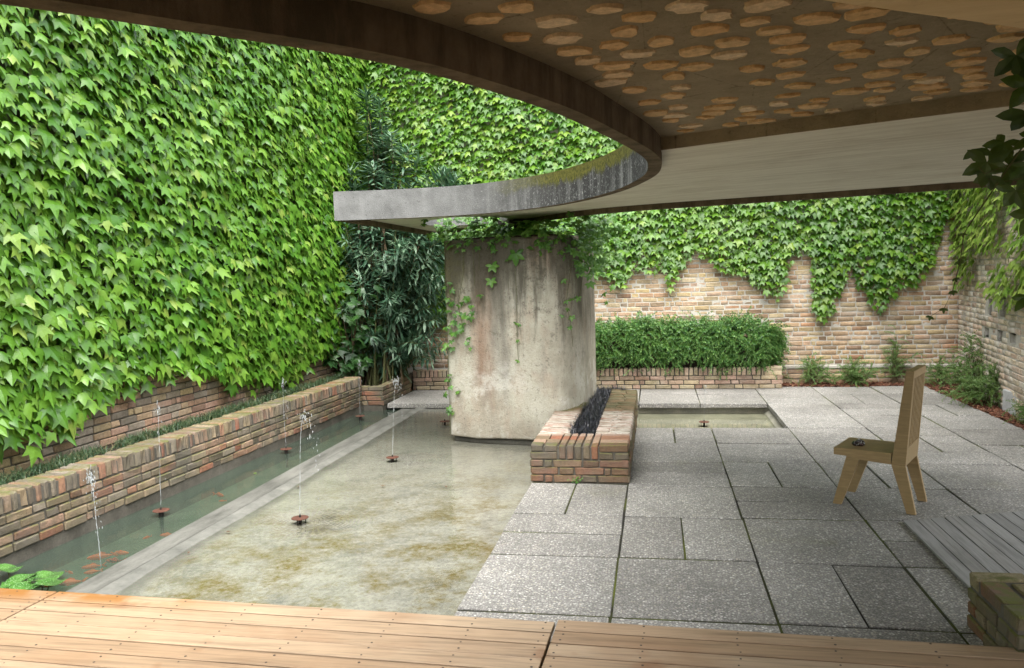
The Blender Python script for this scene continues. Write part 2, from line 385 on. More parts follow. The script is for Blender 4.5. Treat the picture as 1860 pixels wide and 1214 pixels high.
# foliage
def leaf_mat(name, stops, patch=None, rough=.42, spec=.45, trans=.28, tcol=(.26, .42, .02), wear=None):
    m = Mt(name)
    r = m.rnd()
    c = m.ramp(r, stops)
    if patch:
        c = m.mix(m.ramp(m.noise(.75, 4, .6), [(.45, 0.0), (.68, patch[0])]), c, patch[1])
    if wear:
        c = m.mix(m.ramp(m.rnd2(), [(.97, 0.0), (.99, .6)]), c, wear)
    c = m.mix(.35, c, m.ramp(m.noise(70, 2), [(.3, .7), (.7, 1.25)]), 'MULTIPLY')
    p = m.bsdf(c, rough, None, spec)
    t = m.n('ShaderNodeBsdfTranslucent', None, Color=m.mix(.5, c, tcol)).outputs[0]
    return m.done(m.n('ShaderNodeMixShader', None, i0=trans, i1=p, i2=t).outputs[0])
M['ivy'] = leaf_mat('ivy_leaf', [(0, (.036, .115, .011)), (.35, (.070, .185, .016)), (.7, (.11, .245, .024)), (.93, (.165, .30, .038)), (1, (.24, .33, .06))], (.32, (.145, .265, .03)), wear=(.20, .27, .07), rough=.34, spec=.55, trans=.34)
M['ivy_far'] = leaf_mat('ivy_leaf_back', [(0, (.026, .085, .006)), (.4, (.052, .14, .009)), (.8, (.092, .195, .014)), (1, (.15, .235, .025))], (.30, (.115, .20, .016)))
M['ivy_pale'] = leaf_mat('ivy_leaf_pale', [(0, (.12, .22, .03)), (.5, (.19, .29, .045)), (1, (.27, .34, .07))])
M['creeper'] = leaf_mat('creeper_leaf', [(0, (.035, .11, .018)), (.5, (.075, .19, .03)), (1, (.14, .28, .05))])
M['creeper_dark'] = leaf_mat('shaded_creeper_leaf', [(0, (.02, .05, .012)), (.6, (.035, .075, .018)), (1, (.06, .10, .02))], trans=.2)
M['oleander'] = leaf_mat('oleander_leaf', [(0, (.018, .052, .026)), (.5, (.056, .12, .068)), (1, (.18, .27, .17))], rough=.38, trans=.15, tcol=(.08, .2, .05))
M['broad'] = leaf_mat('broad_leaf', [(0, (.012, .045, .010)), (1, (.035, .095, .02))], trans=.2)
M['hedge'] = leaf_mat('hedge_leaf', [(0, (.018, .07, .016)), (.5, (.055, .15, .034)), (1, (.18, .30, .085))], rough=.42, trans=.2)
M['shrub'] = leaf_mat('shrub_leaf', [(0, (.07, .14, .04)), (.5, (.12, .21, .06)), (1, (.20, .28, .10))], rough=.5, trans=.25)
M['mondo'] = leaf_mat('grass_blade', [(0, (.02, .05, .025)), (.6, (.045, .085, .04)), (.85, (.075, .11, .05)), (1, (.22, .17, .09))], trans=.12)
M['black_grass'] = leaf_mat('black_grass_blade', [(0, (.006, .006, .010)), (.6, (.014, .015, .023)), (1, (.035, .038, .05))], rough=.32, spec=.6, trans=.04, tcol=(.02, .02, .03))
m = Mt('lily_pad')
v = m.voro(120)
c = m.ramp(m.noise(14, 4), [(.3, (.025, .085, .015)), (.7, (.07, .17, .032))])
c = m.mix(m.ramp(v.outputs['Distance'], [(.18, .75), (.34, 0.0)]), c, (.30, .42, .24))
M['lily'] = m.done(m.bsdf(c, .25, m.bump(m.noise(60, 4), .5, .006), .5))
M['dead_leaf'] = leaf_mat('dead_leaf', [(0, (.06, .03, .015)), (1, (.12, .065, .03))], trans=.1, tcol=(.1, .05, .02))
M['stem'] = flat('stem_bark', (.05, .035, .02), (.12, .085, .05), 30, .9)
M['stem_green'] = flat('green_stem', (.06, .07, .025), (.12, .12, .05), 30, .8)
m = Mt('bark_mulch')
c = m.ramp(m.rnd(), [(0, (.045, .018, .012)), (.4, (.10, .038, .022)), (.75, (.16, .07, .04)), (1, (.24, .14, .085))])
M['mulch'] = m.done(m.bsdf(c, .9, None, .2))
m = Mt('goldfish_scales')
tc = m.n('ShaderNodeTexCoord').outputs['Object']
c = m.mix(m.ramp(m.noise(22, 2, .5, tc), [(.55, 0.0), (.62, .7)]), (.75, .10, .015), (.80, .24, .04))
M['fish'] = m.done(m.bsdf(c, .35, None, .5))
M['fish_dark'] = m.m and None
m = Mt('dark_goldfish_scales')
tc = m.n('ShaderNodeTexCoord').outputs['Object']
c = m.mix(m.ramp(m.noise(16, 2, .5, tc), [(.47, 0.0), (.5, 1.0)]), (.02, .015, .015), (.75, .06, .01))
M['fish_dark'] = m.done(m.bsdf(c, .35, None, .5))
m = Mt('glazed_stone')
tc = m.n('ShaderNodeTexCoord').outputs['Object']
v = m.math('ABSOLUTE', m.math('SUBTRACT', m.noise(18, 3, .5, tc), .5))
c = m.mix(m.ramp(v, [(.006, 1.0), (.016, 0.0)]), m.ramp(m.noise(9, 3, .5, tc), [(.4, (.012, .012, .015)), (.7, (.06, .03, .025))]), (.55, .55, .55))
M['stone'] = m.done(m.bsdf(c, .18, None, .6))

# ------------------------------------------------------------------ object helpers
def link(name, me, mat=None, parent=None):
    if mat is not None and not me.materials:
        me.materials.append(M[mat] if isinstance(mat, str) else mat)
    o = bpy.data.objects.new(name, me)
    COL.objects.link(o)
    if parent is not None:
        o.parent = parent
    return o

def mesh(name, verts, faces, smooth=False):
    me = bpy.data.meshes.new(name)
    me.from_pydata([tuple(v) for v in verts], [], faces)
    me.update()
    if smooth:
        me.polygons.foreach_set('use_smooth', [True] * len(me.polygons))
    return me

def tag(o, label=None, cat=None, group=None, kind=None):
    if label: o['label'] = label
    if cat: o['category'] = cat
    if group: o['group'] = group
    if kind: o['kind'] = kind
    return o

def empty(name, loc=(0, 0, 0)):
    o = bpy.data.objects.new(name, None)
    o.empty_display_size = .1
    COL.objects.link(o)
    o.location = loc
    return o

def copymesh(name, me, mtx, parent):
    o = bpy.data.objects.new(name, me)
    COL.objects.link(o)
    o.parent = parent
    o.matrix_parent_inverse = parent.matrix_world.inverted() if parent else Matrix()
    o.matrix_world = mtx
    return o

class MB:
    """collects shapes into one mesh"""
    def __init__(s): s.v = []; s.f = []
    def add(s, v, f):
        b = len(s.v)
        s.v += [tuple(p) for p in v]
        s.f += [tuple(i + b for i in q) for q in f]
    def box(s, x0, x1, y0, y1, z0, z1):
        s.add([(x0, y0, z0), (x1, y0, z0), (x1, y1, z0), (x0, y1, z0), (x0, y0, z1), (x1, y0, z1), (x1, y1, z1), (x0, y1, z1)],
              [(0, 3, 2, 1), (4, 5, 6, 7), (0, 1, 5, 4), (1, 2, 6, 5), (2, 3, 7, 6), (3, 0, 4, 7)])
    def prism(s, poly, z0, z1):
        n = len(poly)
        s.add([(x, y, z0) for x, y in poly] + [(x, y, z1) for x, y in poly],
              [tuple(range(n - 1, -1, -1)), tuple(range(n, 2 * n))] + [(i, (i + 1) % n, n + (i + 1) % n, n + i) for i in range(n)])
    def tube(s, pts, r, sides=6, cap=True):
        pts = [Vector(p) for p in pts]
        rs = r if isinstance(r, (list, tuple)) else [r] * len(pts)
        rings = []
        for i, p in enumerate(pts):
            t = (pts[min(i + 1, len(pts) - 1)] - pts[max(i - 1, 0)]).normalized()
            a = Vector((0, 0, 1)) if abs(t.z) < .9 else Vector((1, 0, 0))
            u = t.cross(a).normalized(); w = t.cross(u)
            rings.append([p + (u * math.cos(k * 2 * math.pi / sides) + w * math.sin(k * 2 * math.pi / sides)) * rs[i] for k in range(sides)])
        v = [q for ri in rings for q in ri]
        f = []
        for i in range(len(pts) - 1):
            for k in range(sides):
                a, b = i * sides + k, i * sides + (k + 1) % sides
                f.append((a, b, b + sides, a + sides))
        if cap:
            f.append(tuple(range(sides - 1, -1, -1)))
            f.append(tuple(range((len(pts) - 1) * sides, len(pts) * sides)))
        s.add(v, f)
    def build(s, name, mat, parent=None, smooth=False): return link(name, mesh(name, s.v, s.f, smooth), mat, parent)

def bevel_box(sx, sy, sz, b=.006, jit=.003, seed=0):
    """chamfered, slightly uneven block centred on the origin: 24 verts, 44 triangles"""
    r = random.Random(seed)
    hx, hy, hz = sx / 2, sy / 2, sz / 2
    V = []; idx = {}
    cj = {}
    for sxn in (-1, 1):
        for syn in (-1, 1):
            for szn in (-1, 1):
                j = [r.uniform(-jit, jit) for _ in range(3)]
                for ax in range(3):
                    p = [sxn * (hx - (b if ax != 0 else 0)), syn * (hy - (b if ax != 1 else 0)), szn * (hz - (b if ax != 2 else 0))]
                    idx[(sxn, syn, szn, ax)] = len(V)
                    V.append(tuple(p[k] + j[k] for k in range(3)))
    F = []
    def orient(f):
        a, b_, c = Vector(V[f[0]]), Vector(V[f[1]]), Vector(V[f[2]])
        n = (b_ - a).cross(c - a)
        cen = sum((Vector(V[i]) for i in f), Vector()) / len(f)
        F.append(tuple(f) if n.dot(cen) > 0 else tuple(reversed(f)))
    for ax in range(3):
        o = [k for k in range(3) if k != ax]
        for s in (-1, 1):
            q = []
            for a, c in ((-1, -1), (1, -1), (1, 1), (-1, 1)):
                k = [0, 0, 0]; k[ax] = s; k[o[0]] = a; k[o[1]] = c
                q.append(idx[(*k, ax)])
            orient(q)
    for ax in range(3):        # edges parallel to ax
        o = [k for k in range(3) if k != ax]
        for a in (-1, 1):
            for c in (-1, 1):
                k0 = [0, 0, 0]; k0[o[0]] = a; k0[o[1]] = c
                k1 = list(k0); k0[ax] = -1; k1[ax] = 1
                orient([idx[(*k0, o[0])], idx[(*k1, o[0])], idx[(*k1, o[1])], idx[(*k0, o[1])]])
    for a in (-1, 1):
        for b2 in (-1, 1):
            for c in (-1, 1):
                orient([idx[(a, b2, c, 0)], idx[(a, b2, c, 1)], idx[(a, b2, c, 2)]])
    return V, F

def bake(name, templates, items, mat, parent=None, smooth=False):
    """many transformed copies of small templates as one mesh; items = [(template index, Matrix)]"""
    if not items:
        return None
    vs, lv, ls, lt = [], [], [], []
    nv = 0; nl = 0
    byt = {}
    for ti, mx in items:
        byt.setdefault(ti, []).append(mx)
    for ti, mxs in byt.items():
        tv, tf = templates[ti]
        tv = np.array(tv, float)
        A = np.array([[list(r) for r in mx] for mx in mxs])
        P = np.einsum('nij,kj->nki', A[:, :3, :3], tv) + A[:, None, :3, 3]
        vs.append(P.reshape(-1, 3))
        fl = np.concatenate([np.array(f) for f in tf]); cnt = np.array([len(f) for f in tf])
        offs = nv + np.arange(len(mxs)) * len(tv)
        lv.append((fl[None, :] + offs[:, None]).ravel())
        lt.append(np.tile(cnt, len(mxs)))
        nv += len(mxs) * len(tv)
    V = np.concatenate(vs); LV = np.concatenate(lv); LT = np.concatenate(lt)
    LS = np.concatenate([[0], np.cumsum(LT)[:-1]])
    me = bpy.data.meshes.new(name)
    me.vertices.add(len(V)); me.vertices.foreach_set('co', V.ravel())
    me.loops.add(len(LV)); me.loops.foreach_set('vertex_index', LV.astype(np.int32))
    me.polygons.add(len(LT)); me.polygons.foreach_set('loop_start', LS.astype(np.int32)); me.polygons.foreach_set('loop_total', LT.astype(np.int32))
    if smooth:
        me.polygons.foreach_set('use_smooth', np.ones(len(LT), bool))
    me.update(calc_edges=True)
    me.validate()
    return link(name, me, mat, parent)

def in_view(p, margin=.04):
    d = Vector(p) - CAM
    z = d.dot(FWD)
    if z < .2: return False
    u, v = d.dot(RIGHT) / z, d.dot(DOWN) / z
    return abs(u) < .6414 + margin and abs(v) < .4186 + margin

def split_parts(root, part, templates, items, mat, limit=300, ok=None, stuffname=None, smooth=False):
    """the largest in the picture become parts of root, the rest one 'stuff' part"""
    sc = []
    for i, (ti, mx) in enumerate(items):
        p = mx.translation
        vis = in_view(p) and (ok is None or ok(p))
        sc.append(((mx.to_scale().length / max((p - CAM).length, .3)) if vis else 0.0, i))
    sc.sort(reverse=True)
    big = [i for s, i in sc[:limit] if s > 0]
    bs = set(big)
    mes = {}
    for i in big:
        ti, mx = items[i]
        if ti not in mes:
            mes[ti] = mesh(part, *templates[ti], smooth)
            mes[ti].materials.append(M[mat])
        copymesh(part, mes[ti], mx, root)
    rest = [it for i, it in enumerate(items) if i not in bs]
    if rest:
        o = bake(stuffname or (part + '_mass'), templates, rest, mat, root, smooth)
        o['kind'] = 'stuff'
        o.matrix_parent_inverse = root.matrix_basis.inverted()

def frame(loc, xa, za, s=1.0):
    """matrix with local x = xa, local z = za"""
    z = Vector(za).normalized(); x = Vector(xa); x = (x - z * x.dot(z)).normalized(); y = z.cross(x)
    sx, sy, sz = (s, s, s) if isinstance(s, (int, float)) else s
    return Matrix(((x.x * sx, y.x * sy, z.x * sz, loc[0]), (x.y * sx, y.y * sy, z.y * sz, loc[1]), (x.z * sx, y.z * sy, z.z * sz, loc[2]), (0, 0, 0, 1)))

# brick templates: 0-3 stretchers, 4-7 headers, 8-11 closers (length along x, height z, depth y)
BR = [bevel_box(.235, .105, .056, .0065, .0045, i) for i in range(4)] + [bevel_box(.112, .105, .056, .0065, .004, 20 + i) for i in range(4)] + [bevel_box(.062, .105, .056, .008, .003, 40 + i) for i in range(4)]

def courses(length, z0, z1, ch=.067, seed=1, proud=.0, keep=None, stretch=.62):
    """bricks of a wall face in its own frame: x along, y outwards (face at y=0), z up"""
    r = random.Random(seed)
    out = []
    z = z0; k = 0
    hs = ch / .067
    while z + ch * .6 <= z1:
        x = -r.uniform(0, .2)
        while x < length:
            t = r.random()
            L, ti = (.218, r.randrange(4)) if t < stretch else ((.112, 4 + r.randrange(4)) if t < .93 else (.072, 8 + r.randrange(4)))
            TL = (.235, .112, .062)[ti // 4]
            cx = x + L / 2
            x0, x1 = max(x, 0), min(x + L, length)
            if x1 - x0 > .03:
                sx = (x1 - x0 - .013) / TL
                cx = (x0 + x1) / 2
                if keep is None or keep(cx, z + ch / 2, x0, x1):
                    out.append((ti, Matrix.Translation((cx, proud + r.uniform(-.005, .004) - .0525, z + ch / 2)) @
                                Matrix.Rotation(r.uniform(-.008, .008), 4, 'Y') @ Matrix.Diagonal((sx, 1, hs * r.uniform(.96, 1.03), 1))))
            x += L
        z += ch; k += 1
    return out

def rowlock(length, z0, h=.115, w=.067, seed=3, depth=.105, yoff=0):
    """bricks set on edge along the top, headers facing out"""
    r = random.Random(seed); out = []
    x = 0
    while x + .03 < length:
        ww = min(w, length - x)
        out.append((4 + r.randrange(4), Matrix.Translation((x + ww / 2, -depth / 2 + yoff + r.uniform(-.004, .004), z0 + h / 2 + r.uniform(-.003, .003))) @
                    Matrix.Rotation(math.pi / 2, 4, 'Y') @ Matrix.Diagonal(((h - .01) / .112, depth / .105, (ww - .015) / .056, 1))))
        x += w
    return out

def in_frame(items, base): return [(ti, base @ mx) for ti, mx in items]

# ================================================================== SETTING
# ground sheet
g = MB(); g.add([(-60, -60, -.45), (60, -60, -.45), (60, 60, -.45), (-60, 60, -.45)], [(0, 1, 2, 3)])
tag(g.build('ground', 'soil'), kind='structure')

# paving: bed (mossy joints) + slabs
XS = [-1.04, -.25, .55, 1.34, 2.12, 2.89, 3.62]
bed = MB()
bed.box(-1.03, 3.60, 2.0, 8.60, -.44, -.0062)
bed.box(1.43, 3.60, 8.60, 10.36, -.44, -.0062)
bed.box(-3.95, 1.70, 10.36, 11.56, -.44, -.0062)
bed.box(1.70, 3.60, 10.36, 11.74, -.44, -.0062)
paving = tag(bed.build('paving', 'joint'), kind='structure')
slabs = []
def slab(x0, x1, y0, y1): slabs.append((x0, x1, y0, y1))
def col(i, ys, splits=()):
    x0, x1 = XS[i], XS[i + 1]
    for a, b in zip(ys[:-1], ys[1:]):
        sp = [s for s in splits if abs(s[0] - a) < .06]
        if sp:
            slab(x0, sp[0][1], a, b); slab(sp[0][1], x1, a, b)
        else:
            slab(x0, x1, a, b)
col(0, [2.2, 3.0, 3.85, 4.68, 5.10, 5.51, 6.345], [(5.51, -.665)])
col(1, [2.2, 3.0, 3.85, 4.69, 5.50, 6.32, 6.73, 7.13, 7.92, 8.69], [(4.69, .139), (7.92, .155)])
col(2, [2.2, 3.0, 3.86, 4.68, 5.53, 5.94, 6.345, 7.16, 7.92, 8.69], [(3.86, .955), (6.345, .935)])
col(3, [2.2, 3.0, 3.86, 4.69, 5.13, 5.55, 6.36, 7.15, 7.92, 8.72, 9.48, 10.28, 10.68, 11.04, 11.74], [(6.36, 1.72)])
col(4, [2.2, 3.0, 3.86, 4.69, 5.55, 6.36, 7.15, 7.60, 8.35, 8.76, 9.48, 9.93, 10.28, 11.05, 11.74], [(10.28, 2.485), (7.60, 2.5)])
col(5, [2.2, 3.0, 3.86, 4.69, 5.55, 6.36, 7.15, 7.92, 8.68, 9.45, 10.20, 11.05, 11.74], [(9.45, 3.255), (7.15, 3.26)])
slab(-.25, .52, 10.28, 11.05); slab(.52, 1.34, 10.28, 11.05)
slab(-.25, .52, 11.05, 11.555); slab(.52, 1.34, 11.05, 11.555)
slab(1.34, 1.70, 11.74, 11.95) if 0 else None
for x0, x1 in ((-1.04, -.25), (-1.9, -1.04), (-2.75, -1.9), (-3.64, -2.75)):
    slab(x0, x1, 10.28, 11.555)
r_ = random.Random(5)
smesh = {}
for x0, x1, y0, y1 in slabs:
    w, d = round(x1 - x0 - .013, 3), round(y1 - y0 - .021, 3)
    key = (w, d)
    if key not in smesh:
        V, F = bevel_box(w, d, .058, .004, .0034, int(w * 1000 + d * 77))
        smesh[key] = mesh('paving_slab', V, F); smesh[key].materials.append(M['slab'])
    copymesh('paving_slab', smesh[key], Matrix.Translation(((x0 + x1) / 2, (y0 + y1) / 2, -.029 + r_.uniform(-.0015, .002))) @ Matrix.Rotation(r_.uniform(-.0035, .0035), 4, 'Z'), paving)

def wx(y, back=0.0): return -4.135 + .035 * (y - 4.29) - back
# main pool basin: shallow concrete pan, kerb towards the fish channel
def sheet(name, xs, ys, zf, mat, parent=None, smooth=True):
    V = [(x, y, zf(x, y)) for y in ys for x in xs]
    n = len(xs)
    F = [(j * n + i, j * n + i + 1, (j + 1) * n + i + 1, (j + 1) * n + i) for j in range(len(ys) - 1) for i in range(n - 1)]
    return link(name, mesh(name, V, F, smooth), mat, parent)
def pool_z(x, y):
    b = -.0665 - .0012 * (y - 5.5) + .006 * mnoise.noise(Vector((x * 1.1, y * 1.1, 0))) + .003 * mnoise.noise(Vector((x * 3.7, y * 3.7, 3))) + .0015 * mnoise.noise(Vector((x * 11, y * 11, 3)))
    t = min(max((x + 3.20) / .16, 0), 1)
    return -.040 + (b + .040) * (t * t * (3 - 2 * t))
xs = [-3.2 + .04 * i for i in range(5)] + list(np.linspace(-3.0, -1.0, 76))
tag(sheet('pool_floor', xs, list(np.linspace(2.6, 10.40, 240)), pool_z, 'pool'), kind='structure')
k = MB()
ky = np.linspace(2.6, 10.12, 60)
for a, b in zip(ky[:-1], ky[1:]):
    def e(y): return -3.385 + .006 * mnoise.noise(Vector((0, y * 2.1, 5)))
    k.add([(e(a), a, -.6), (e(b), b, -.6), (e(b), b, -.046), (e(a), a, -.046), (e(b) + .012, b, -.038), (e(a) + .012, a, -.038), (-3.195, b, -.038), (-3.195, a, -.038)],
          [(0, 3, 2, 1), (3, 5, 4, 2), (5, 7, 6, 4)])
k.add([(-3.385, 10.12, -.6), (-3.195, 10.12, -.6), (-3.195, 10.12, -.038), (-3.385, 10.12, -.038)], [(0, 1, 2, 3)])
tag(k.build('channel_kerb', 'kerb'), kind='structure')
b = MB()
b.add([(wx(2.6) - .02, 2.6, -.42), (wx(10.4) - .02, 10.4, -.42), (wx(10.4) - .02, 10.4, .0), (wx(2.6) - .02, 2.6, .0)], [(0, 3, 2, 1)])
tag(b.build('channel_wall', 'rock_dark'), kind='structure')
b = MB()     # pool surrounds: wall under the far ledge, wall under the slabs
b.box(-3.95, -1.0, 10.36, 10.50, -.6, -.060)
b.box(-1.0, -.94, 2.6, 10.36, -.44, -.062)
tag(b.build('pool_wall', 'rock_dark'), kind='structure')
w = sheet('pool_water', list(np.linspace(-3.16, -1.001, 3)), [2.6, 6, 10.36], lambda x, y: -.0575, 'pool_water')
tag(w, kind='structure')
# fish channel
c_ = MB()
c_.add([(-4.6, 2.6, -.24), (-3.3, 2.6, -.24), (-3.3, 10.40, -.24), (-4.6, 10.40, -.24)], [(0, 1, 2, 3)])
tag(c_.build('channel_floor', 'chan'), kind='structure')
tag(sheet('channel_water', list(np.linspace(-4.25, -3.38, 3)), [2.6, 6, 10.37], lambda x, y: -.088, 'chan_water'), kind='structure')
# small sunk basin
b = MB()
b.add([(-.3, 8.55, -.145), (1.5, 8.55, -.145), (1.5, 10.45, -.145), (-.3, 10.45, -.145)], [(0, 1, 2, 3)])
b.add([(-.3, 10.355, -.145), (1.43, 10.355, -.145), (1.43, 10.355, -.055), (-.3, 10.355, -.055)], [(0, 1, 2, 3)])
b.add([(1.30, 8.6, -.1445), (1.42, 8.6, -.055), (1.42, 10.355, -.055), (1.30, 10.355, -.1445)], [(0, 1, 2, 3)])
tag(b.build('basin', 'basin'), kind='structure')
tag(sheet('basin_water', [-.26, 1.33], [8.6, 10.35], lambda x, y: -.132, 'basin_water'), kind='structure')
# planting beds
b = MB()
b.box(1.70, 4.6, 11.74, 12.1, -.44, -.012)
b.box(3.61, 4.6, 4.0, 11.74, -.44, -.010)
tag(b.build('planting_bed', 'soil'), kind='structure')

# ------------------------------------------------------------------ garden walls
CAMD = lambda p: (Vector(p) - CAM).length
HW = 6.6
IVY_B = [(-4.6, .9), (-3.0, .9), (-1.2, 1.3), (-.87, 1.62), (-.67, 1.44), (-.46, 1.44), (-.34, 1.64), (.06, 1.67), (.22, 1.38), (.38, 1.62), (.58, 1.85), (.85, 1.68), (1.08, 1.52), (1.31, 1.47), (1.5, 1.27), (1.73, 1.14), (1.81, 1.42), (1.92, 1.75), (2.15, 1.82), (2.22, 1.01), (2.33, .81), (2.48, .93), (2.6, 1.32), (2.7, 1.55), (2.93, 1.15), (3.11, .98), (3.29, 1.18), (3.46, 1.37), (3.51, 1.1), (3.61, 1.37), (3.82, 1.67), (3.93, 2.12), (4.1, 2.5), (4.25, 2.9)]
IVY_L = [(2.0, .45), (4.92, .51), (5.43, .50), (5.62, .63), (5.89, .67), (6.31, .75), (6.91, .79), (7.4, .71), (7.84, .56), (8.26, .52), (9.14, .45), (10.21, .61), (11.0, .5), (12.1, .5)]
def prof(tab, x): return float(np.interp(x, [a for a, _ in tab], [b for _, b in tab]))

# back wall (faces -y): frame x along +x from -4.7, outward = -y
def wall_frame(origin, along, up=(0, 0, 1)):
    a = Vector(along).normalized(); u = Vector(up); o = a.cross(u)       # outward y axis = a x up
    n = -o
    return Matrix(((a.x, o.x, u.x, origin[0]), (a.y, o.y, u.y, origin[1]), (a.z, o.z, u.z, origin[2]), (0, 0, 0, 1)))
b = MB(); b.box(-4.9, 4.6, 12.106, 12.45, -.44, HW)
b.box(1.66, 4.3, 12.052, 12.13, -.44, .245)
back = tag(b.build('brick_wall', 'mortar'), 'tan brick back wall of the courtyard, ivy over its upper part', 'wall')
FB = wall_frame((-4.7, 12.1, 0), (1, 0, 0))
its = courses(8.92, .27, 4.2, .0685, 21, keep=lambda x, z, a, b_: z < prof(IVY_B, x - 4.7) + .55)
items = in_frame(its, FB)
pl = courses(2.52, .0, .215, .071, 23)
items += in_frame(pl, wall_frame((1.68, 12.04, 0), (1, 0, 0)))
def seen_back(p): return p.z < prof(IVY_B, p.x) + .05 and p.x > -.9
split_parts(back, 'brick', BR, items, 'brick_back', 300, seen_back)
b = MB()
r_ = random.Random(3)
x = 1.68
while x < 4.18:
    L = r_.uniform(.5, .8); V, F = bevel_box(min(L, 4.19 - x) - .008, .085, .042, .006, .003, int(x * 99))
    b.add([(p[0] + x + min(L, 4.19 - x) / 2, p[1] + 12.068, p[2] + .241) for p in V], F); x += L
b.build('plinth_cap', 'mortar', back)

# left wall (faces +x)
def lwx(y): return -4.47 + .035 * (y - 12.1)
b = MB(); y0, y1 = 1.0, 12.4
b.add([(lwx(y0) - .012, y0, -.44), (lwx(y1) - .012, y1, -.44), (lwx(y1) - .012, y1, HW), (lwx(y0) - .012, y0, HW),
       (lwx(y0) - .4, y0, -.44), (lwx(y1) - .4, y1, -.44), (lwx(y1) - .4, y1, HW), (lwx(y0) - .4, y0, HW)],
      [(0, 1, 2, 3), (5, 4, 7, 6), (4, 0, 3, 7), (1, 5, 6, 2), (3, 2, 6, 7), (0, 4, 5, 1)])
leftw = tag(b.build('brick_wall', 'mortar_dark'), 'left brick garden wall almost wholly covered in ivy', 'wall')
FL = wall_frame((lwx(3.4), 3.4, 0), (.035, 1, 0))
items = in_frame(courses(8.6, .0, 1.5, .067, 31, keep=lambda x, z, a, b_: z < prof(IVY_L, 3.4 + x) + .35 and z > .05), FL)
split_parts(leftw, 'brick', BR, items, 'brick_left', 300, lambda p: .3 < p.z < prof(IVY_L, p.y) + .1)

# right wall (faces -x, slightly turned) with stepped niches
ra = math.radians(7.3)
RD = Vector((-math.sin(ra), -math.cos(ra), 0))       # towards the camera
RO = Vector((4.15, 12.1, 0))
FR = wall_frame(RO, (-RD.x, -RD.y, 0))
FR = Matrix(((RD.x, -math.cos(ra), 0, RO.x), (RD.y, math.sin(ra), 0, RO.y), (0, 0, 1, 0), (0, 0, 0, 1)))
NICHE = [(1.57, 1.72, 1.04, 1.26), (2.06, 2.28, 1.05, 1.28), (1.40, 1.60, .76, .88), (1.98, 2.18, .76, .89), (2.48, 2.70, .78, .92)]
def rkeep(x, z, a, b_):
    return not any(a < n1 - .02 and b_ > n0 + .02 and n2 < z < n3 for n0, n1, n2, n3 in NICHE)
b = MB()
# mortar core: cells left open at the niches
zs_ = [-.44, .76, .88, .89, .92, 1.04, 1.05, 1.26, 1.28, HW]
cuts = sorted(set([0, 5.2] + [v for n in NICHE for v in n[:2]])); zc = sorted(set([-.44, HW] + [v for n in NICHE for v in n[2:]]))
for a, a2 in zip(cuts[:-1], cuts[1:]):
    for z, z2 in zip(zc[:-1], zc[1:]):
        cx, cz = (a + a2) / 2, (z + z2) / 2
        dep = -.007
        for i, n in enumerate(NICHE):
            if n[0] < cx < n[1] and n[2] < cz < n[3]:
                dep = -.16 if i < 2 else -.05
        b.add([FR @ Vector((a, dep, z)), FR @ Vector((a2, dep, z)), FR @ Vector((a2, dep, z2)), FR @ Vector((a, dep, z2))], [(0, 1, 2, 3)])
        if dep < -.02:
            for q in (((a, z), (a2, z)), ((a, z2), (a2, z2)), ((a, z), (a, z2)), ((a2, z), (a2, z2))):
                b.add([FR @ Vector((q[0][0], dep, q[0][1])), FR @ Vector((q[1][0], dep, q[1][1])), FR @ Vector((q[1][0], -.011, q[1][1])), FR @ Vector((q[0][0], -.011, q[0][1]))], [(0, 1, 2, 3)])
b.add([FR @ Vector((0, -.4, -.44)), FR @ Vector((5.2, -.4, -.44)), FR @ Vector((5.2, -.4, HW)), FR @ Vector((0, -.4, HW))], [(3, 2, 1, 0)])
b.add([FR @ Vector((5.2, -.4, -.44)), FR @ Vector((5.2, -.011, -.44)), FR @ Vector((5.2, -.011, HW)), FR @ Vector((5.2, -.4, HW))], [(0, 1, 2, 3)])
b.add([FR @ Vector((0, -.011, HW)), FR @ Vector((5.2, -.011, HW)), FR @ Vector((5.2, -.4, HW)), FR @ Vector((0, -.4, HW))], [(0, 1, 2, 3)])
rightw = tag(b.build('brick_wall', 'mortar'), 'pale lime-washed side wall with small square niches at far right', 'wall')
items = in_frame(courses(5.1, .0, 2.9, .0685, 41, keep=rkeep), FR)
split_parts(rightw, 'brick', BR, items, 'brick_pale', 300)

# unseen wall behind the camera, added to cut ambient light from the rear
b = MB(); b.box(-5.0, 3.9, -3.4, -3.1, -.44, 3.4)
tag(b.build('unseen_rear_wall', 'ochre'), 'plain plastered wall behind the deck, unseen, added to cut ambient light', 'wall')

# ------------------------------------------------------------------ long planter wall along the channel
pr = math.atan(.035)
def long_planter():
    y0, y1 = 2.7, 10.16
    T = .385
    b = MB()
    def q(x, y, z): return (wx(y) + x, y, z)
    b.add([q(-.012, y0, -.3), q(-.012, y1, -.3), q(-.012, y1, T - .02), q(-.012, y0, T - .02), q(-.24, y0, -.3), q(-.24, y1, -.3), q(-.24, y1, T - .02), q(-.24, y0, T - .02)],
          [(0, 1, 2, 3), (5, 4, 7, 6), (4, 0, 3, 7), (1, 5, 6, 2), (3, 2, 6, 7)])
    root = tag(b.build('planter_wall', 'mortar_dark'), 'long low brick planter wall beside the fish channel', 'wall')
    FP = wall_frame((wx(y0), y0, 0), (.035, 1, 0))
    it = courses(y1 - y0, .0, .27, .0665, 51)
    it += rowlock(y1 - y0, .267, .128, .066, 52, .245)
    items = in_frame(it, FP)
    split_parts(root, 'brick', BR, items, 'brick_planter', 300)
long_planter()
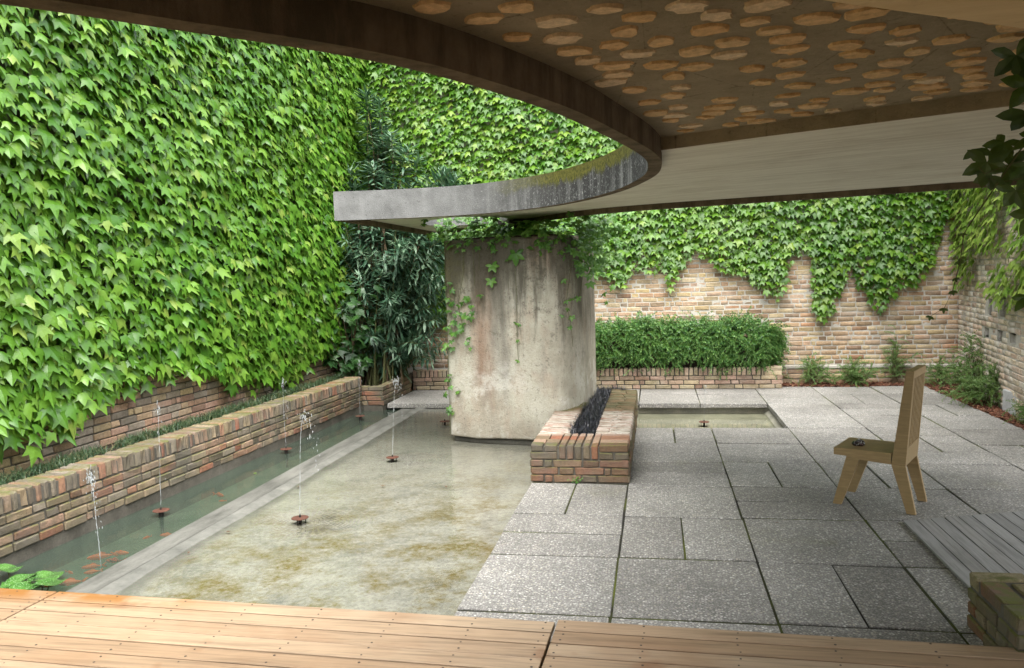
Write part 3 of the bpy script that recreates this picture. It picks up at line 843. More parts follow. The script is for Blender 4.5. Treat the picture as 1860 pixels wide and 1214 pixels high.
# soil behind it
b = MB(); b.add([(wx(2.7) - .23, 2.7, .34), (wx(10.9) - .23, 10.9, .34), (lwx(10.9), 10.9, .34), (lwx(2.7), 2.7, .34)], [(0, 3, 2, 1)])
b.add([(-4.6, 10.9, .18), (-3.70, 10.9, .18), (-3.70, 12.1, .18), (-4.6, 12.1, .18)], [(0, 1, 2, 3)])
b.add([(-4.1, 10.25, .17), (-3.72, 10.25, .17), (-3.72, 10.95, .17), (-4.1, 10.95, .17)], [(0, 1, 2, 3)])
b.add([(-3.8, 11.62, .22), (1.64, 11.62, .22), (1.64, 12.1, .22), (-3.8, 12.1, .22)], [(0, 1, 2, 3)])
tag(b.build('planter_soil', 'soil'), kind='structure')

# corner planter box
def corner_planter():
    b = MB(); b.box(-3.995, -3.672, 10.212, 10.33, -.3, .235); b.box(-3.78, -3.672, 10.33, 11.5, -.3, .235)
    root = tag(b.build('corner_planter', 'mortar_dark'), 'small brick planter box at the far end of the channel', 'planter')
    it = in_frame(courses(.335, .0, .27, .0665, 61), wall_frame((-4.0, 10.2, -.01), (1, 0, 0)))
    it += in_frame(courses(1.3, .0, .27, .0665, 62), wall_frame((-3.66, 10.2, -.01), (0, 1, 0)))
    split_parts(root, 'brick', BR, it, 'brick_planter', 300)
corner_planter()

# hedge planter along the back wall
def hedge_planter():
    b = MB(); b.box(-3.66, 1.695, 11.562, 11.66, -.3, .285); b.box(1.60, 1.695, 11.66, 12.05, -.3, .285)
    root = tag(b.build('hedge_planter', 'mortar_dark'), 'low brick planter with soldier-course top below the clipped hedge', 'planter')
    it = courses(5.36, .0, .19, .0640, 71)
    it += rowlock(5.36 - .235, .190, .118, .066, 72)
    it += [(0, Matrix.Translation((5.36 - .1175, -.0525, .19 + .028))), (1, Matrix.Translation((5.36 - .1175, -.0525, .19 + .088)))]
    items = in_frame(it, wall_frame((-3.66, 11.55, 0), (1, 0, 0)))
    it2 = in_frame(courses(.5, .0, .31, .0640, 73), wall_frame((1.706, 11.56, 0), (0, 1, 0)))
    split_parts(root, 'brick', BR, items + it2, 'brick_yellow', 300)
hedge_planter()

# ------------------------------------------------------------------ brick bench with a grass strip
def bench():
    X0, X1, Y0, Y1, T = -1.04, -.24, 6.35, 9.42, .312
    b = MB(); b.box(X0 + .012, X1 - .012, Y0 + .012, 6.75, -.3, T - .02)
    b.box(X0 + .012, -.77, 6.75, Y1 - .012, -.3, T - .02); b.box(-.545, X1 - .012, 6.75, Y1 - .012, -.3, T - .02)
    b.box(-.77, -.545, 6.75, Y1 - .012, -.3, T - .06)
    root = tag(b.build('brick_bench', 'mortar_dark'), 'low brick bench with black grass strip, between pool and paving', 'bench')
    it = []
    # front face, laid as in the photograph: (x, width) per course
    ch = .0625
    def front(k, spec):
        x = X0
        for w in spec:
            w = w * .80
            ti = 0 if w > .18 else 4
            L = .235 if ti == 0 else .112
            it.append((ti + int(x * 50) % 4, Matrix.Translation((x + w / 2, Y0 + .0525 + random.uniform(-.004, .003), ch * (k + .5) + .002)) @ Matrix.Diagonal(((w - .012) / L, 1, 1, 1))))
            x += w
    front(0, [.14, .09, .29, .16, .32]); front(1, [.29, .16, .30, .07, .18]); front(2, [.14, .09, .30, .175, .295])
    front(3, [.285]); front(4, [.14, .145])
    x = X0 + .29 * .8
    for i in range(5):
        it.append((4 + i % 4, Matrix.Translation((x + .032, Y0 + .052, ch * 4 + .002)) @ Matrix.Rotation(math.pi / 2, 4, 'Y') @ Matrix.Diagonal(((ch * 2 - .01) / .112, 1, .95, 1))))
        x += .0655
    wr = X1 - x
    it.append((0, Matrix.Translation((x + wr / 2, Y0 + .052, ch * 4.5 + .002)) @ Matrix.Diagonal(((wr - .01) / .235, 1, 1, 1))))
    it.append((5, Matrix.Translation((x + wr / 4, Y0 + .052, ch * 3.5 + .002)) @ Matrix.Diagonal(((wr / 2 - .012) / .112, 1, 1, 1))))
    it.append((6, Matrix.Translation((x + wr * .75, Y0 + .052, ch * 3.5 + .002)) @ Matrix.Diagonal(((wr / 2 - .012) / .112, 1, 1, 1))))
    # right and left faces
    it += in_frame(courses(Y1 - Y0, .0, .25, ch, 81), wall_frame((X1, Y0, .002), (0, 1, 0)))
    it += in_frame(courses(Y1 - Y0, .0, .25, ch, 82), wall_frame((X0, Y1, .002), (0, -1, 0)))
    split_parts(root, 'brick', BR, it, 'brick_bench', 300)
    # top
    tp = []
    r = random.Random(84)
    for row, yy in enumerate((6.35 + .105 + .06, 6.35 + .105 + .19, 6.35 + .105 + .31)):
        x = X0
        spec = [.145, .145] if row == 0 else [.16, .13]
        for w in spec:
            w *= .8
            tp.append((4 + r.randrange(4), Matrix.Translation((x + w / 2, yy, T - .0275)) @ Matrix.Diagonal(((w - .008) / .112, 1.15, 1, 1)))); x += w
        for i in range(5):
            tp.append((4 + i % 4, Matrix.Translation((x + .032, yy, T - .045)) @ Matrix.Rotation(math.pi / 2, 4, 'Y') @ Matrix.Diagonal((.8, 1.15, .95, 1)))); x += .0655
        w = X1 - x
        tp.append((r.randrange(4), Matrix.Translation((x + w / 2, yy, T - .0275)) @ Matrix.Diagonal(((w - .008) / .235, 1.15, 1, 1))))
    tp = [q for q in tp if q[1].translation.y < 6.83]
    y = 6.83
    while y < Y1 - .03:
        w = .030 + r.random() * .034
        lft = r.uniform(-.62, -.45) if r.random() < .35 else None
        xa, xb = -.545, X1
        mid = r.uniform(-.44, -.34)
        for a, c in ((xa, mid), (mid, xb)):
            tp.append((4 + r.randrange(4), Matrix.Translation(((a + c) / 2, y + w / 2, T - .05 + r.uniform(-.003, .003))) @ Matrix.Diagonal(((c - a - .005) / .112, (w - .005) / .105, 1.8, 1))))
        y += w
    y = 6.83
    while y < 8.5:
        w = .065
        tp.append((4 + r.randrange(4), Matrix.Translation(((X0 - .77) / 2, y + w / 2, T - .05 + r.uniform(-.002, .002))) @ Matrix.Diagonal(((-.77 - X0 - .005) / .112, (w - .004) / .105, 1.8, 1))))
        y += w
    mes = {}
    for ti, mx in tp:
        if ti not in mes:
            mes[ti] = mesh('cap_brick', *BR[ti]); mes[ti].materials.append(M['brick_top'])
        copymesh('cap_brick', mes[ti], mx, root)
bench()

# ------------------------------------------------------------------ concrete pillar
def catmull(pts, n=10, closed=False):
    P = [Vector(p) for p in pts]; out = []
    N = len(P)
    rng_ = range(N) if closed else range(N - 1)
    for i in rng_:
        p0 = P[(i - 1) % N] if closed or i > 0 else P[0]
        p1 = P[i]; p2 = P[(i + 1) % N]
        p3 = P[(i + 2) % N] if closed or i + 2 < N else P[-1]
        for k in range(n):
            t = k / n
            out.append(.5 * ((2 * p1) + (-p0 + p2) * t + (2 * p0 - 5 * p1 + 4 * p2 - p3) * t * t + (-p0 + 3 * p1 - 3 * p2 + p3) * t ** 3))
    if not closed: out.append(P[-1])
    return out
front = catmull([(-2.195, 8.22), (-1.95, 8.12), (-1.70, 8.07), (-1.40, 8.02), (-1.12, 7.97), (-.95, 8.0), (-.83, 8.25), (-.75, 8.75), (-.715, 9.35), (-.80, 9.9)], 8)
rear = catmull([(-.80, 9.9), (-1.1, 10.15), (-1.6, 10.1), (-2.05, 9.6), (-2.25, 8.9), (-2.225, 8.35), (-2.195, 8.22)], 6)
plan = front[:-1] + rear[:-1]
def pillar():
    zz = [-.005, .004, .02] + list(np.linspace(.1, 2.04, 26)) + [2.07, 2.08]
    n = len(plan); V = []; F = []
    cx, cy = -1.5, 9.0
    for z in zz:
        for p in plan:
            wob = .004 * mnoise.noise(Vector((p.x * 5, p.y * 5, z * 5)))
            if z < .002: wob -= .018 + .006 * mnoise.noise(Vector((p.x * 9, p.y * 9, 0)))
            if z > 2.075: wob -= .02
            d = Vector((p.x - cx, p.y - cy)).normalized()
            zo = .012 * mnoise.noise(Vector((p.x * 4, p.y * 4, 9))) if z < .03 else 0
            V.append((p.x + d.x * wob, p.y + d.y * wob, z + zo))
    for j in range(len(zz) - 1):
        for i in range(n):
            F.append((j * n + i, j * n + (i + 1) % n, (j + 1) * n + (i + 1) % n, (j + 1) * n + i))
    F.append(tuple(range(n - 1, -1, -1))); F.append(tuple(range((len(zz) - 1) * n, len(zz) * n)))
    root = link('pillar', mesh('pillar', V, F, True), 'render')
    tag(root, 'stained concrete pillar standing in the pool under the canopy', 'pillar')
    base = MB()
    base.prism([(cx + (p.x - cx) * .955, cy + (p.y - cy) * .955) for p in plan], -.5, -.004)
    base.build('pillar_base', 'rock_dark', root)
    br = MB()
    br.tube([(-1.50, 8.9, 2.05), (-1.50, 8.9, 2.34)], .07, 12)
    br.box(-1.72, -1.28, 8.75, 9.05, 2.26, 2.30)
    br.box(-1.66, -1.34, 8.80, 9.00, 2.075, 2.10)
    br.build('steel_bearing', 'iron', root)
    sl = MB(); sl.prism([(cx + (p.x - cx) * .9, cy + (p.y - cy) * .9) for p in plan], 2.06, 2.10)
    sl.build('soil_bed', 'soil', root)
    return root
pillar()

# ------------------------------------------------------------------ canopy
ZS = 2.27
notch = catmull([(-3.9, .25), (-3.0, .42), (-2.2, .78), (-1.65, 1.13), (-1.281, 1.435), (-1.066, 1.66), (-.80, 1.945), (-.595, 2.26), (-.36, 2.83), (-.195, 3.45), (-.075, 4.0), (-.035, 4.45), (-.09, 5.05), (-.36, 5.92), (-.87, 6.74), (-1.55, 7.24), (-2.295, 7.37), (-3.03, 7.30)], 8)
tipe = [Vector((-3.035, 8.5)), Vector((-3.04, 9.7)), Vector((-3.045, 10.85))]
rearc = catmull([(-3.045, 10.85), (-2.2, 9.95), (-1.42, 9.02), (-.9, 8.32), (-.48, 7.95), (.05, 7.70), (.543, 7.55), (1.443, 7.29), (2.449, 6.94), (3.6, 6.5)], 6)[1:]
outer = notch + tipe + rearc + [Vector(p) for p in ((4.4, 5.9), (4.6, 3.5), (4.6, 0), (4.0, -2.2), (1, -3.0), (-2, -2.8), (-3.9, -1.6))]
def offset(poly, d):
    n = len(poly); out = []
    for i in range(n):
        a, b_, c = poly[i - 1], poly[i], poly[(i + 1) % n]
        e1 = (b_ - a).normalized(); e2 = (c - b_).normalized()
        n1 = Vector((e1.y, -e1.x)); n2 = Vector((e2.y, -e2.x))
        m_ = (n1 + n2)
        m_ = m_ / max(m_.length_squared, .3) * 2 * .5 * 1.0
        m_ = (n1 + n2).normalized() * (1 / max((n1 + n2).normalized().dot(n1), .5))
        out.append(b_ + m_ * d)
    return out
area = sum(outer[i - 1].x * outer[i].y - outer[i].x * outer[i - 1].y for i in range(len(outer)))
inner = offset(outer, .075 if area < 0 else -.075)
if area > 0: pass
RECESS = [Vector((2.23, 3.23)), Vector((1.466, 3.586)), Vector((.545, 4.008)), Vector((.019, 4.281)), Vector((-.6, 4.57)), Vector((-1.6, 3.2)), Vector((-4.5, -.9)), Vector((-2.0, .20)), Vector((-.3, 1.56)), Vector((.389, 2.024)), Vector((.987, 2.421))]
HOLE = catmull([(-2.64, 8.98), (-2.45, 8.55), (-2.1, 8.22), (-1.80, 8.30), (-1.60, 8.62), (-1.75, 9.15), (-2.2, 9.5), (-2.6, 9.45)], 5, True)
def inside(p, poly):
    x, y = p[0], p[1]; r = False
    for i in range(len(poly)):
        a, b_ = poly[i - 1], poly[i]
        if (a.y > y) != (b_.y > y) and x < (b_.x - a.x) * (y - a.y) / (b_.y - a.y) + a.x:
            r = not r
    return r
def cdt(polys):
    V = []; E = []
    for P in polys:
        b0 = len(V); V += [Vector((p.x, p.y)) for p in P]
        E += [(b0 + i, b0 + (i + 1) % len(P)) for i in range(len(P))]
    r = delaunay_2d_cdt(V, E, [], 0, 1e-5)
    return r[0], r[2]
def region(name, polys, test, z, mat, parent, down=True):
    V, F = cdt(polys)
    keep = []
    for f in F:
        c = sum((V[i] for i in f), Vector((0, 0))) / 3
        if test(c):
            keep.append(tuple(reversed(f)) if down else tuple(f))
    me = mesh(name, [(v.x, v.y, z) for v in V], keep)
    bm = bmesh.new(); bm.from_mesh(me)
    bmesh.ops.delete(bm, geom=[v for v in bm.verts if not v.link_faces], context='VERTS')
    bm.to_mesh(me); bm.free()
    return link(name, me, mat, parent)
def ribbon(mb, pts, z0, z1, closed=True, flip=False):
    n = len(pts)
    V = [(p.x, p.y, z0) for p in pts] + [(p.x, p.y, z1) for p in pts]
    F = []
    for i in range(n if closed else n - 1):
        j = (i + 1) % n
        q = (i, j, n + j, n + i)
        F.append(tuple(reversed(q)) if flip else q)
    mb.add(V, F)
def canopy():
    root = empty('canopy', (-1.5, 9.0, 2.3))
    tag(root, 'curved concrete canopy roof sweeping overhead from the near edge to the pillar', 'canopy')
    ZP, ZR, ZT = ZS + .05, ZS + .115, ZS + .275
    def part(o):
        o.matrix_parent_inverse = Matrix.Translation((1.5, -9.0, -2.3)); return o
    f = MB()
    ccw = area > 0
    ribbon(f, outer, ZS, ZT, True, not ccw)
    part(f.build('fascia', 'fascia', root))
    rim = MB()
    n = len(outer)
    rim.add([(p.x, p.y, ZS) for p in outer] + [(p.x, p.y, ZS) for p in inner], [(i, n + i, n + (i + 1) % n, (i + 1) % n) if ccw else ((i + 1) % n, n + (i + 1) % n, n + i, i) for i in range(n)])
    ribbon(rim, inner, ZS, ZR, True, ccw)
    part(rim.build('edge_beam', 'rim', root))
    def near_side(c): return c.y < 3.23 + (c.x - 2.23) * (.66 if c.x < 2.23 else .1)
    part(region('soffit', [inner, RECESS, HOLE, [Vector((2.23, 3.23)), Vector((6, 3.6)), Vector((6, 3.61))]], lambda c: inside(c, inner) and not inside(c, RECESS) and not inside(c, HOLE) and not near_side(c), ZP, 'soffit', root))
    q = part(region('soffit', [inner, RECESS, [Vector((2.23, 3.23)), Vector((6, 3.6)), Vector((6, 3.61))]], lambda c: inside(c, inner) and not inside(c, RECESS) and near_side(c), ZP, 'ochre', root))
    q['label'] = 'near soffit band, warm deck bounce painted into its plaster'
    rec = part(region('recessed_ceiling', [inner, RECESS], lambda c: inside(c, inner) and inside(c, RECESS), ZR, 'recess', root))
    st = MB()
    def step(pts):
        for a, b_ in zip(pts[:-1], pts[1:]):
            k = 12
            for i in range(k):
                p, q = a.lerp(b_, i / k), a.lerp(b_, (i + 1) / k)
                if inside((p + q) / 2, inner):
                    st.add([(p.x, p.y, ZP), (q.x, q.y, ZP), (q.x, q.y, ZR), (p.x, p.y, ZR)], [(0, 1, 2, 3)])
    step(RECESS + [RECESS[0]])
    part(st.build('ceiling_step', 'recess', root))
    part(region('roof_top', [outer, HOLE], lambda c: inside(c, outer) and not inside(c, HOLE), ZT - .004, 'kerb', root, False))
    hl = MB(); ribbon(hl, HOLE, ZP, ZT - .004, True, False)
    part(hl.build('opening_edge', 'fascia', root))
    # terracotta flakes set into the recessed ceiling
    r = random.Random(17)
    pts = []
    tries = 0
    lim = offset(outer, .16 if area < 0 else -.16)
    while tries < 16000 and len(pts) < 420:
        tries += 1
        p = Vector((r.uniform(-2.2, 2.2), r.uniform(.6, 4.4)))
        if not (inside(p, RECESS) and inside(p, lim)): continue
        # keep clear of the step lines
        if any(not inside(p + Vector((dx, dy)), RECESS) for dx, dy in ((.07, 0), (-.07, 0), (0, .07), (0, -.07))): continue
        if any((abs(p.x - q.x) / .128) ** 2 + (abs(p.y - q.y) / .108) ** 2 < 1 for q in pts): continue
        if mnoise.noise(Vector((p.x * 2.3, p.y * 2.3, 4))) < -.38: continue
        pts.append(p)
    mes = []
    for k in range(9):
        rr = random.Random(200 + k)
        n = rr.choice((13, 14, 15, 16, 17))
        a = rr.uniform(.042, .060); bb = rr.uniform(.034, .048)
        ring = []
        for i in range(n):
            t = 2 * math.pi * i / n + rr.uniform(-.12, .12)
            rad = rr.uniform(.85, 1.11)
            ring.append((a * rad * math.cos(t), bb * rad * math.sin(t)))
        V = [(x, y, 0) for x, y in ring] + [(x * .93, y * .93, -.009 + rr.uniform(-.003, .003)) for x, y in ring]
        F = [((i + 1) % n, i, n + i, n + (i + 1) % n) for i in range(n)] + [tuple(reversed(range(n, 2 * n)))]
        me = mesh('ceiling_flake', V, F); me.materials.append(M['flake']); mes.append(me)
    pts.sort(key=lambda p: (0 if in_view((p.x, p.y, ZR)) else 1, (p - Vector((0, 0))).length))
    for i, p in enumerate(pts[:300]):
        o = bpy.data.objects.new('ceiling_flake', mes[r.randrange(9)]); COL.objects.link(o)
        o.parent = rec
        o.matrix_parent_inverse = Matrix()
        o.location = (p.x, p.y, ZR + .0005); s = r.uniform(.8, 1.2)
        o.rotation_euler = (r.uniform(-.02, .02), r.uniform(-.02, .02), r.uniform(-.3, .3) + (math.pi if r.random() < .5 else 0)); o.scale = (s * r.uniform(.85, 1.15), s, 1)
    return root
canopy()

# ------------------------------------------------------------------ timber deck (foreground)
DZ = .12
def deck():
    ang = -.030
    base = Matrix.Translation((-.475, 3.502, 0)) @ Matrix.Rotation(ang, 4, 'Z')
    b = MB()
    b.add([base @ Vector(p) for p in ((-4.2, -4.6, .0), (3.6, -4.6, .0), (3.6, -.06, .0), (-4.2, -.06, .0), (-4.2, -4.6, DZ - .07), (3.6, -4.6, DZ - .07), (3.6, -.06, DZ - .07), (-4.2, -.06, DZ - .07))],
          [(0, 3, 2, 1), (4, 5, 6, 7), (0, 1, 5, 4), (1, 2, 6, 5), (2, 3, 7, 6), (3, 0, 4, 7)])
    root = tag(b.build('timber_deck', 'iron'), 'orange-tan larch plank deck across the foreground', 'deck')
    W = .117
    secs = [(-4.15, -2.640), (-2.632, -.003), (.005, 2.75)]
    mes = {}
    scr = mesh('screw', [(.0048 * math.cos(i * math.pi / 4), .0048 * math.sin(i * math.pi / 4), .0) for i in range(8)] + [(.0042 * math.cos(i * math.pi / 4), .0042 * math.sin(i * math.pi / 4), .001) for i in range(8)],
               [(i, (i + 1) % 8, 8 + (i + 1) % 8, 8 + i) for i in range(8)] + [tuple(range(8, 16))])
    scr.materials.append(M['screw'])
    r = random.Random(4)
    for row in range(38):
        for si, (a, c) in enumerate(secs):
            for v in (0, 1):
                if (si, v) not in mes:
                    V, F = bevel_box(c - a - .004, W - .009, .028, .003, .0012, si * 10 + v)
                    mes[(si, v)] = mesh('plank', V, F); mes[(si, v)].materials.append(M['deck'])
            yo = -W * (row + .5) + (.024 if si == 2 else 0.0) - (.004 if si == 0 else 0)
            pz = DZ - .014 + r.uniform(-.0012, .0012)
            mx = base @ Matrix.Translation(((a + c) / 2, yo, pz))
            pk = copymesh('plank', mes[(si, r.randrange(2))], mx, root)
            if row < 8:
                nj = 7
                xsn = [a + .04] + [a + (c - a) * (i / nj) for i in range(1, nj)] + [c - .04]
                for xi in xsn:
                    for dy in (-.03, .03):
                        wp = base @ Vector((xi + r.uniform(-.01, .01), yo + dy + r.uniform(-.006, .006), pz + .0143))
                        if in_view(wp, 0):
                            copymesh('screw', scr, Matrix.Translation(wp) @ Matrix.Scale(r.uniform(.9, 1.25), 4), pk)
deck()

# weathered deck beyond
def grey_deck():
    root = empty('weathered_deck', (2.2, 4.6, 0))
    tag(root, 'weathered grey plank platform at right, cut at an angle', 'deck')
    w = .094
    r = random.Random(9)
    for i in range(16):
        x0 = 1.566 + i * w; x1 = x0 + w - .008
        ya, yb = 5.49 + (x0 - 1.566) * .335, 5.49 + (x1 - 1.566) * .335
        y0 = 4.02 if x0 > 2.25 else 3.96
        b = MB(); zt = .017 + r.uniform(-.0012, .0012)
        b.prism([(x0, y0), (x1, y0), (x1, yb), (x0, ya)], .0035, zt)
        o = b.build('plank', 'grey_deck', root); o.matrix_parent_inverse = root.matrix_basis.inverted()
        for yy in (5.25, 4.6):
            for dx in (.02, .068):
                s = MB(); s.tube([(x0 + dx, yy + (x0 - 1.54) * .335 * (yy > 5), zt), (x0 + dx, yy + (x0 - 1.54) * .335 * (yy > 5), zt + .0008)], .0035, 6)
                q = s.build('screw', 'screw', o); q.matrix_parent_inverse = root.matrix_basis.inverted()
grey_deck()

# mossy brick pier, lower right
def pier():
    b = MB(); b.box(1.414, 2.2, 3.432, 3.93, -.2, .25)
    root = tag(b.build('brick_pier', 'mortar_dark'), 'short mossy brick pier at the lower right edge of the deck', 'pier')
    it = in_frame(courses(.52, .0, .2, .066, 91), wall_frame((1.402, 3.94, -.005), (0, -1, 0)))
    it += in_frame(courses(.8, .0, .2, .066, 92), wall_frame((1.402, 3.42, -.005), (1, 0, 0)))
    for i, (x, y, sx, sy, t) in enumerate([(1.52, 3.88, .235, .105, 0), (1.462, 3.70, .112, .235, 4), (1.462, 3.5, .112, .15, 5), (1.59, 3.68, .112, .26, 6), (1.76, 3.88, .235, .105, 1), (1.72, 3.67, .112, .28, 7), (1.85, 3.67, .112, .28, 4), (1.6, 3.475, .13, .105, 5), (1.8, 3.475, .235, .105, 2), (2.05, 3.68, .26, .5, 3)]):
        tv = (.235 if t < 4 else .112)
        it.append((t, Matrix.Translation((x, y, .228)) @ Matrix.Diagonal(((sx - .008) / tv, (sy - .008) / .105, 1.15, 1))))
    split_parts(root, 'brick', BR, it, 'brick_moss', 300)
pier()
b = MB(); V, F = bevel_box(.42, .62, .27, .01, .004, 3)
b.add([(p[0] + 4.02, p[1] + 9.42, p[2] + .12) for p in V], F)
tag(b.build('concrete_block', 'concrete'), 'pale concrete block at the foot of the side wall', 'block')

# ================================================================== FOLIAGE
def tmpl_ivy(droop=.22, fold=.18):
    half = [(.0, .0), (.20, .09), (.46, -.06), (.53, -.36), (.66, -.70), (.34, -.63), (.21, -.77), (0, -1.08)]
    V = []; F = []
    mid = [(0, 0), (0, -.34), (0, -.66), (0, -1.16)]
    def z(x, y): return -fold * abs(x) ** 1.2 - droop * (max(-y, 0) ** 2) + .02
    for p in mid: V.append((p[0], p[1], z(*p) + .03))
    R = [(.18, .10), (.42, .01), (.46, -.26), (.70, -.70), (.27, -.55), (.20, -.74)]
    for s in (1, -1):
        b0 = len(V)
        for p in R: V.append((s * p[0], p[1], z(*p)))
        fs = [(0, b0, b0 + 1), (0, b0 + 1, b0 + 2, 1), (1, b0 + 2, b0 + 3, b0 + 4), (1, b0 + 4, 2), (2, b0 + 4, b0 + 5, 3)]
        F += [tuple(reversed(f)) for f in fs] if s > 0 else fs
    return V, F
IVY = [tmpl_ivy(.10, .12), tmpl_ivy(.28, .22), tmpl_ivy(.40, .05), tmpl_ivy(.18, .40)]
for i in (1, 3):
    V, F = IVY[i]; IVY[i] = ([(x * (1.0 + .1 * (y < -.5)) , y, z + .12 * x) for x, y, z in V], F)

def ivy_cover(name, label, pts, outn, mat, group=None, smin=.085, smax=.14, seed=1, limit=300, vis=None, tilt=36):
    """pts: list of (position on wall, size factor)"""
    r = random.Random(seed)
    o = Vector(outn).normalized(); up = Vector((0, 0, 1))
    side = up.cross(o)
    items = []
    for p, f in pts:
        a = math.radians(r.gauss(tilt, 11))
        n = o * math.cos(a) + up * math.sin(a)
        n = (n + side * r.gauss(0, .20)).normalized()
        yw = r.gauss(0, .26)
        xa = side * math.cos(yw) + (n.cross(side)) * math.sin(yw)
        s = r.triangular(smin * .72, smax * 1.12, smin * .6 + smax * .4) * f
        # local -y must point down
        mx = frame(p, xa, n, (s * r.uniform(.85, 1.12), s, s))
        items.append((r.randrange(4), mx))
    root = empty(name, (pts[0][0].x, pts[0][0].y, 0)); bpy.context.view_layer.update()
    tag(root, label, 'ivy', group)
    split_parts(root, 'leaf', IVY, items, mat, limit, vis, 'foliage')
    return root

def scatter(u0, u1, v0, v1, dens, r):
    n = int((u1 - u0) * (v1 - v0) * dens)
    # jittered grid keeps an even cover
    st = math.sqrt(1 / dens); out = []
    v = v0; k = 0
    while v < v1:
        u = u0 + (k % 2) * st / 2
        while u < u1:
            out.append((u + r.uniform(-.45, .45) * st, v + r.uniform(-.45, .45) * st)); u += st
        v += st; k += 1
    return out

# left wall
r = random.Random(100)
pts = []
for y, z in scatter(2.4, 12.1, .3, HW - .05, 235, r):
    zb = prof(IVY_L, y) + r.gauss(0, .05) + .10
    if z < zb: continue
    bulge = .05 + .06 * mnoise.noise(Vector((y * 1.2, z * 1.2, 1))) + r.uniform(0, .10)
    f = 1.0 + .28 * max(0, 1.6 - z) / 1.6 * (y < 9) + .10 * mnoise.noise(Vector((y, z, 7)))
    pts.append((Vector((lwx(y) + bulge + .02, y, z)), f))
for y, z in scatter(2.4, 12.1, .35, HW - .05, 110, r):          # inner leaves close the gaps
    if z < prof(IVY_L, y) + .14: continue
    pts.append((Vector((lwx(y) + .035 + r.uniform(0, .02), y, z)), 1.05))
ivy_cover('climbing_ivy', 'dense bright green ivy covering the tall left wall', pts, (1, -.035, 0), 'ivy', 'ivy on the courtyard walls', .078, .128, 5, 300)
# back wall
pts = []
for x, z in scatter(-4.4, 4.2, .5, HW - .05, 270, r):
    zb = prof(IVY_B, x) + r.gauss(0, .035) + .07
    if z < zb: continue
    if mnoise.noise(Vector((x * 1.7, z * 1.2, 30))) < -.50 and z < 2.3 and x > 0: continue
    bulge = .04 + .05 * mnoise.noise(Vector((x * 1.3, z * 1.3, 2))) + r.uniform(0, .09)
    pts.append((Vector((x, 12.1 - bulge - .02, z)), 1.0 - .18 * (z < zb + .25)))
for x, z in scatter(-4.4, 4.1, .6, HW - .05, 110, r):
    if z < prof(IVY_B, x) + .16: continue
    if mnoise.noise(Vector((x * 1.7, z * 1.2, 30))) < -.46 and z < 2.3 and x > 0: continue
    pts.append((Vector((x, 12.1 - .03 - r.uniform(0, .02), z)), 1.0))
ivy_cover('climbing_ivy', 'ivy hanging in ragged tongues over the brick back wall', pts, (0, -1, 0), 'ivy_far', 'ivy on the courtyard walls', .074, .114, 6, 300, lambda p: p.x > -4.2, 44)
# right wall: two pale patches
IVY_R = [(0, 2.4), (.12, 1.75), (.3, 1.5), (.5, 1.32), (.75, 1.40), (.95, 1.55), (1.1, 1.42), (1.4, 1.45), (1.5, 1.86), (2.2, 1.80), (3.2, 1.72), (5.2, 1.8)]
pts = []
def rp(s, z, off): return RO + RD * s + Vector((-math.cos(ra), math.sin(ra), 0)) * off + Vector((0, 0, z))
for s, z in scatter(.05, 5.1, 1.1, HW - .05, 190, r):
    main = z > prof(IVY_R, s) + r.gauss(0, .04)
    low = ((s - 2.75) / .85) ** 2 + ((z - 1.43) / .24) ** 2 < 1 + r.gauss(0, .15)
    hole = mnoise.noise(Vector((s * 2.1, z * 2.1, 12))) < -.30 and z < 2.4
    if (main and not hole) or low:
        pts.append((rp(s, z, .05 + r.uniform(0, .09)), .85))
ivy_cover('climbing_ivy', 'yellow-green ivy patches on the pale side wall at far right', pts, (-math.cos(ra), math.sin(ra), 0), 'ivy_pale', 'ivy on the courtyard walls', .09, .135, 8, 300)

# sprigs for hedge and shrubs
def tmpl_sprig(seed, L=.26, n=26, ls=.020, lw_=.0065, curl=.9):
    r = random.Random(seed); V = []; F = []
    pts = []
    p = Vector((0, 0, 0)); d = Vector((0, 0, 1)); ax = Vector((1, 0, 0))
    for i in range(9):
        pts.append(p.copy()); p = p + d * L / 8
        d = (Matrix.Rotation(curl / 8, 3, 'Y') @ d)
        d = (d + Vector((r.uniform(-.06, .06), r.uniform(-.06, .06), 0))).normalized()
    for i in range(8):       # stem as a thin flat strip pair
        a, b_ = pts[i], pts[i + 1]; w = .0016
        k = len(V)
        V += [a + Vector((0, w, 0)), a - Vector((0, w, 0)), b_ - Vector((0, w, 0)), b_ + Vector((0, w, 0))]
        F.append((k, k + 1, k + 2, k + 3))
    for i in range(n):
        t = .12 + .88 * i / (n - 1)
        q = t * 8; j = min(int(q), 7); c = pts[j].lerp(pts[j + 1], q - j)
        t3 = (pts[j + 1] - pts[j]).normalized()
        ang = i * 2.4 + r.uniform(-.3, .3)
        a = t3.orthogonal().normalized(); sd = Matrix.Rotation(ang, 3, t3) @ a
        ld = (sd * .8 + t3 * .65).normalized(); wv = ld.cross(t3).normalized() * lw_ * r.uniform(.8, 1.2)
        l = ls * r.uniform(.8, 1.3)
        k = len(V)
        V += [c, c + ld * l * .5 + wv, c + ld * l, c + ld * l * .5 - wv]
        F.append((k, k + 1, k + 2, k + 3))
    return [tuple(v) for v in V], F
SP = [tmpl_sprig(i, .22 + .03 * i, 34, .028, .0075, .5 + .3 * i) for i in range(5)]

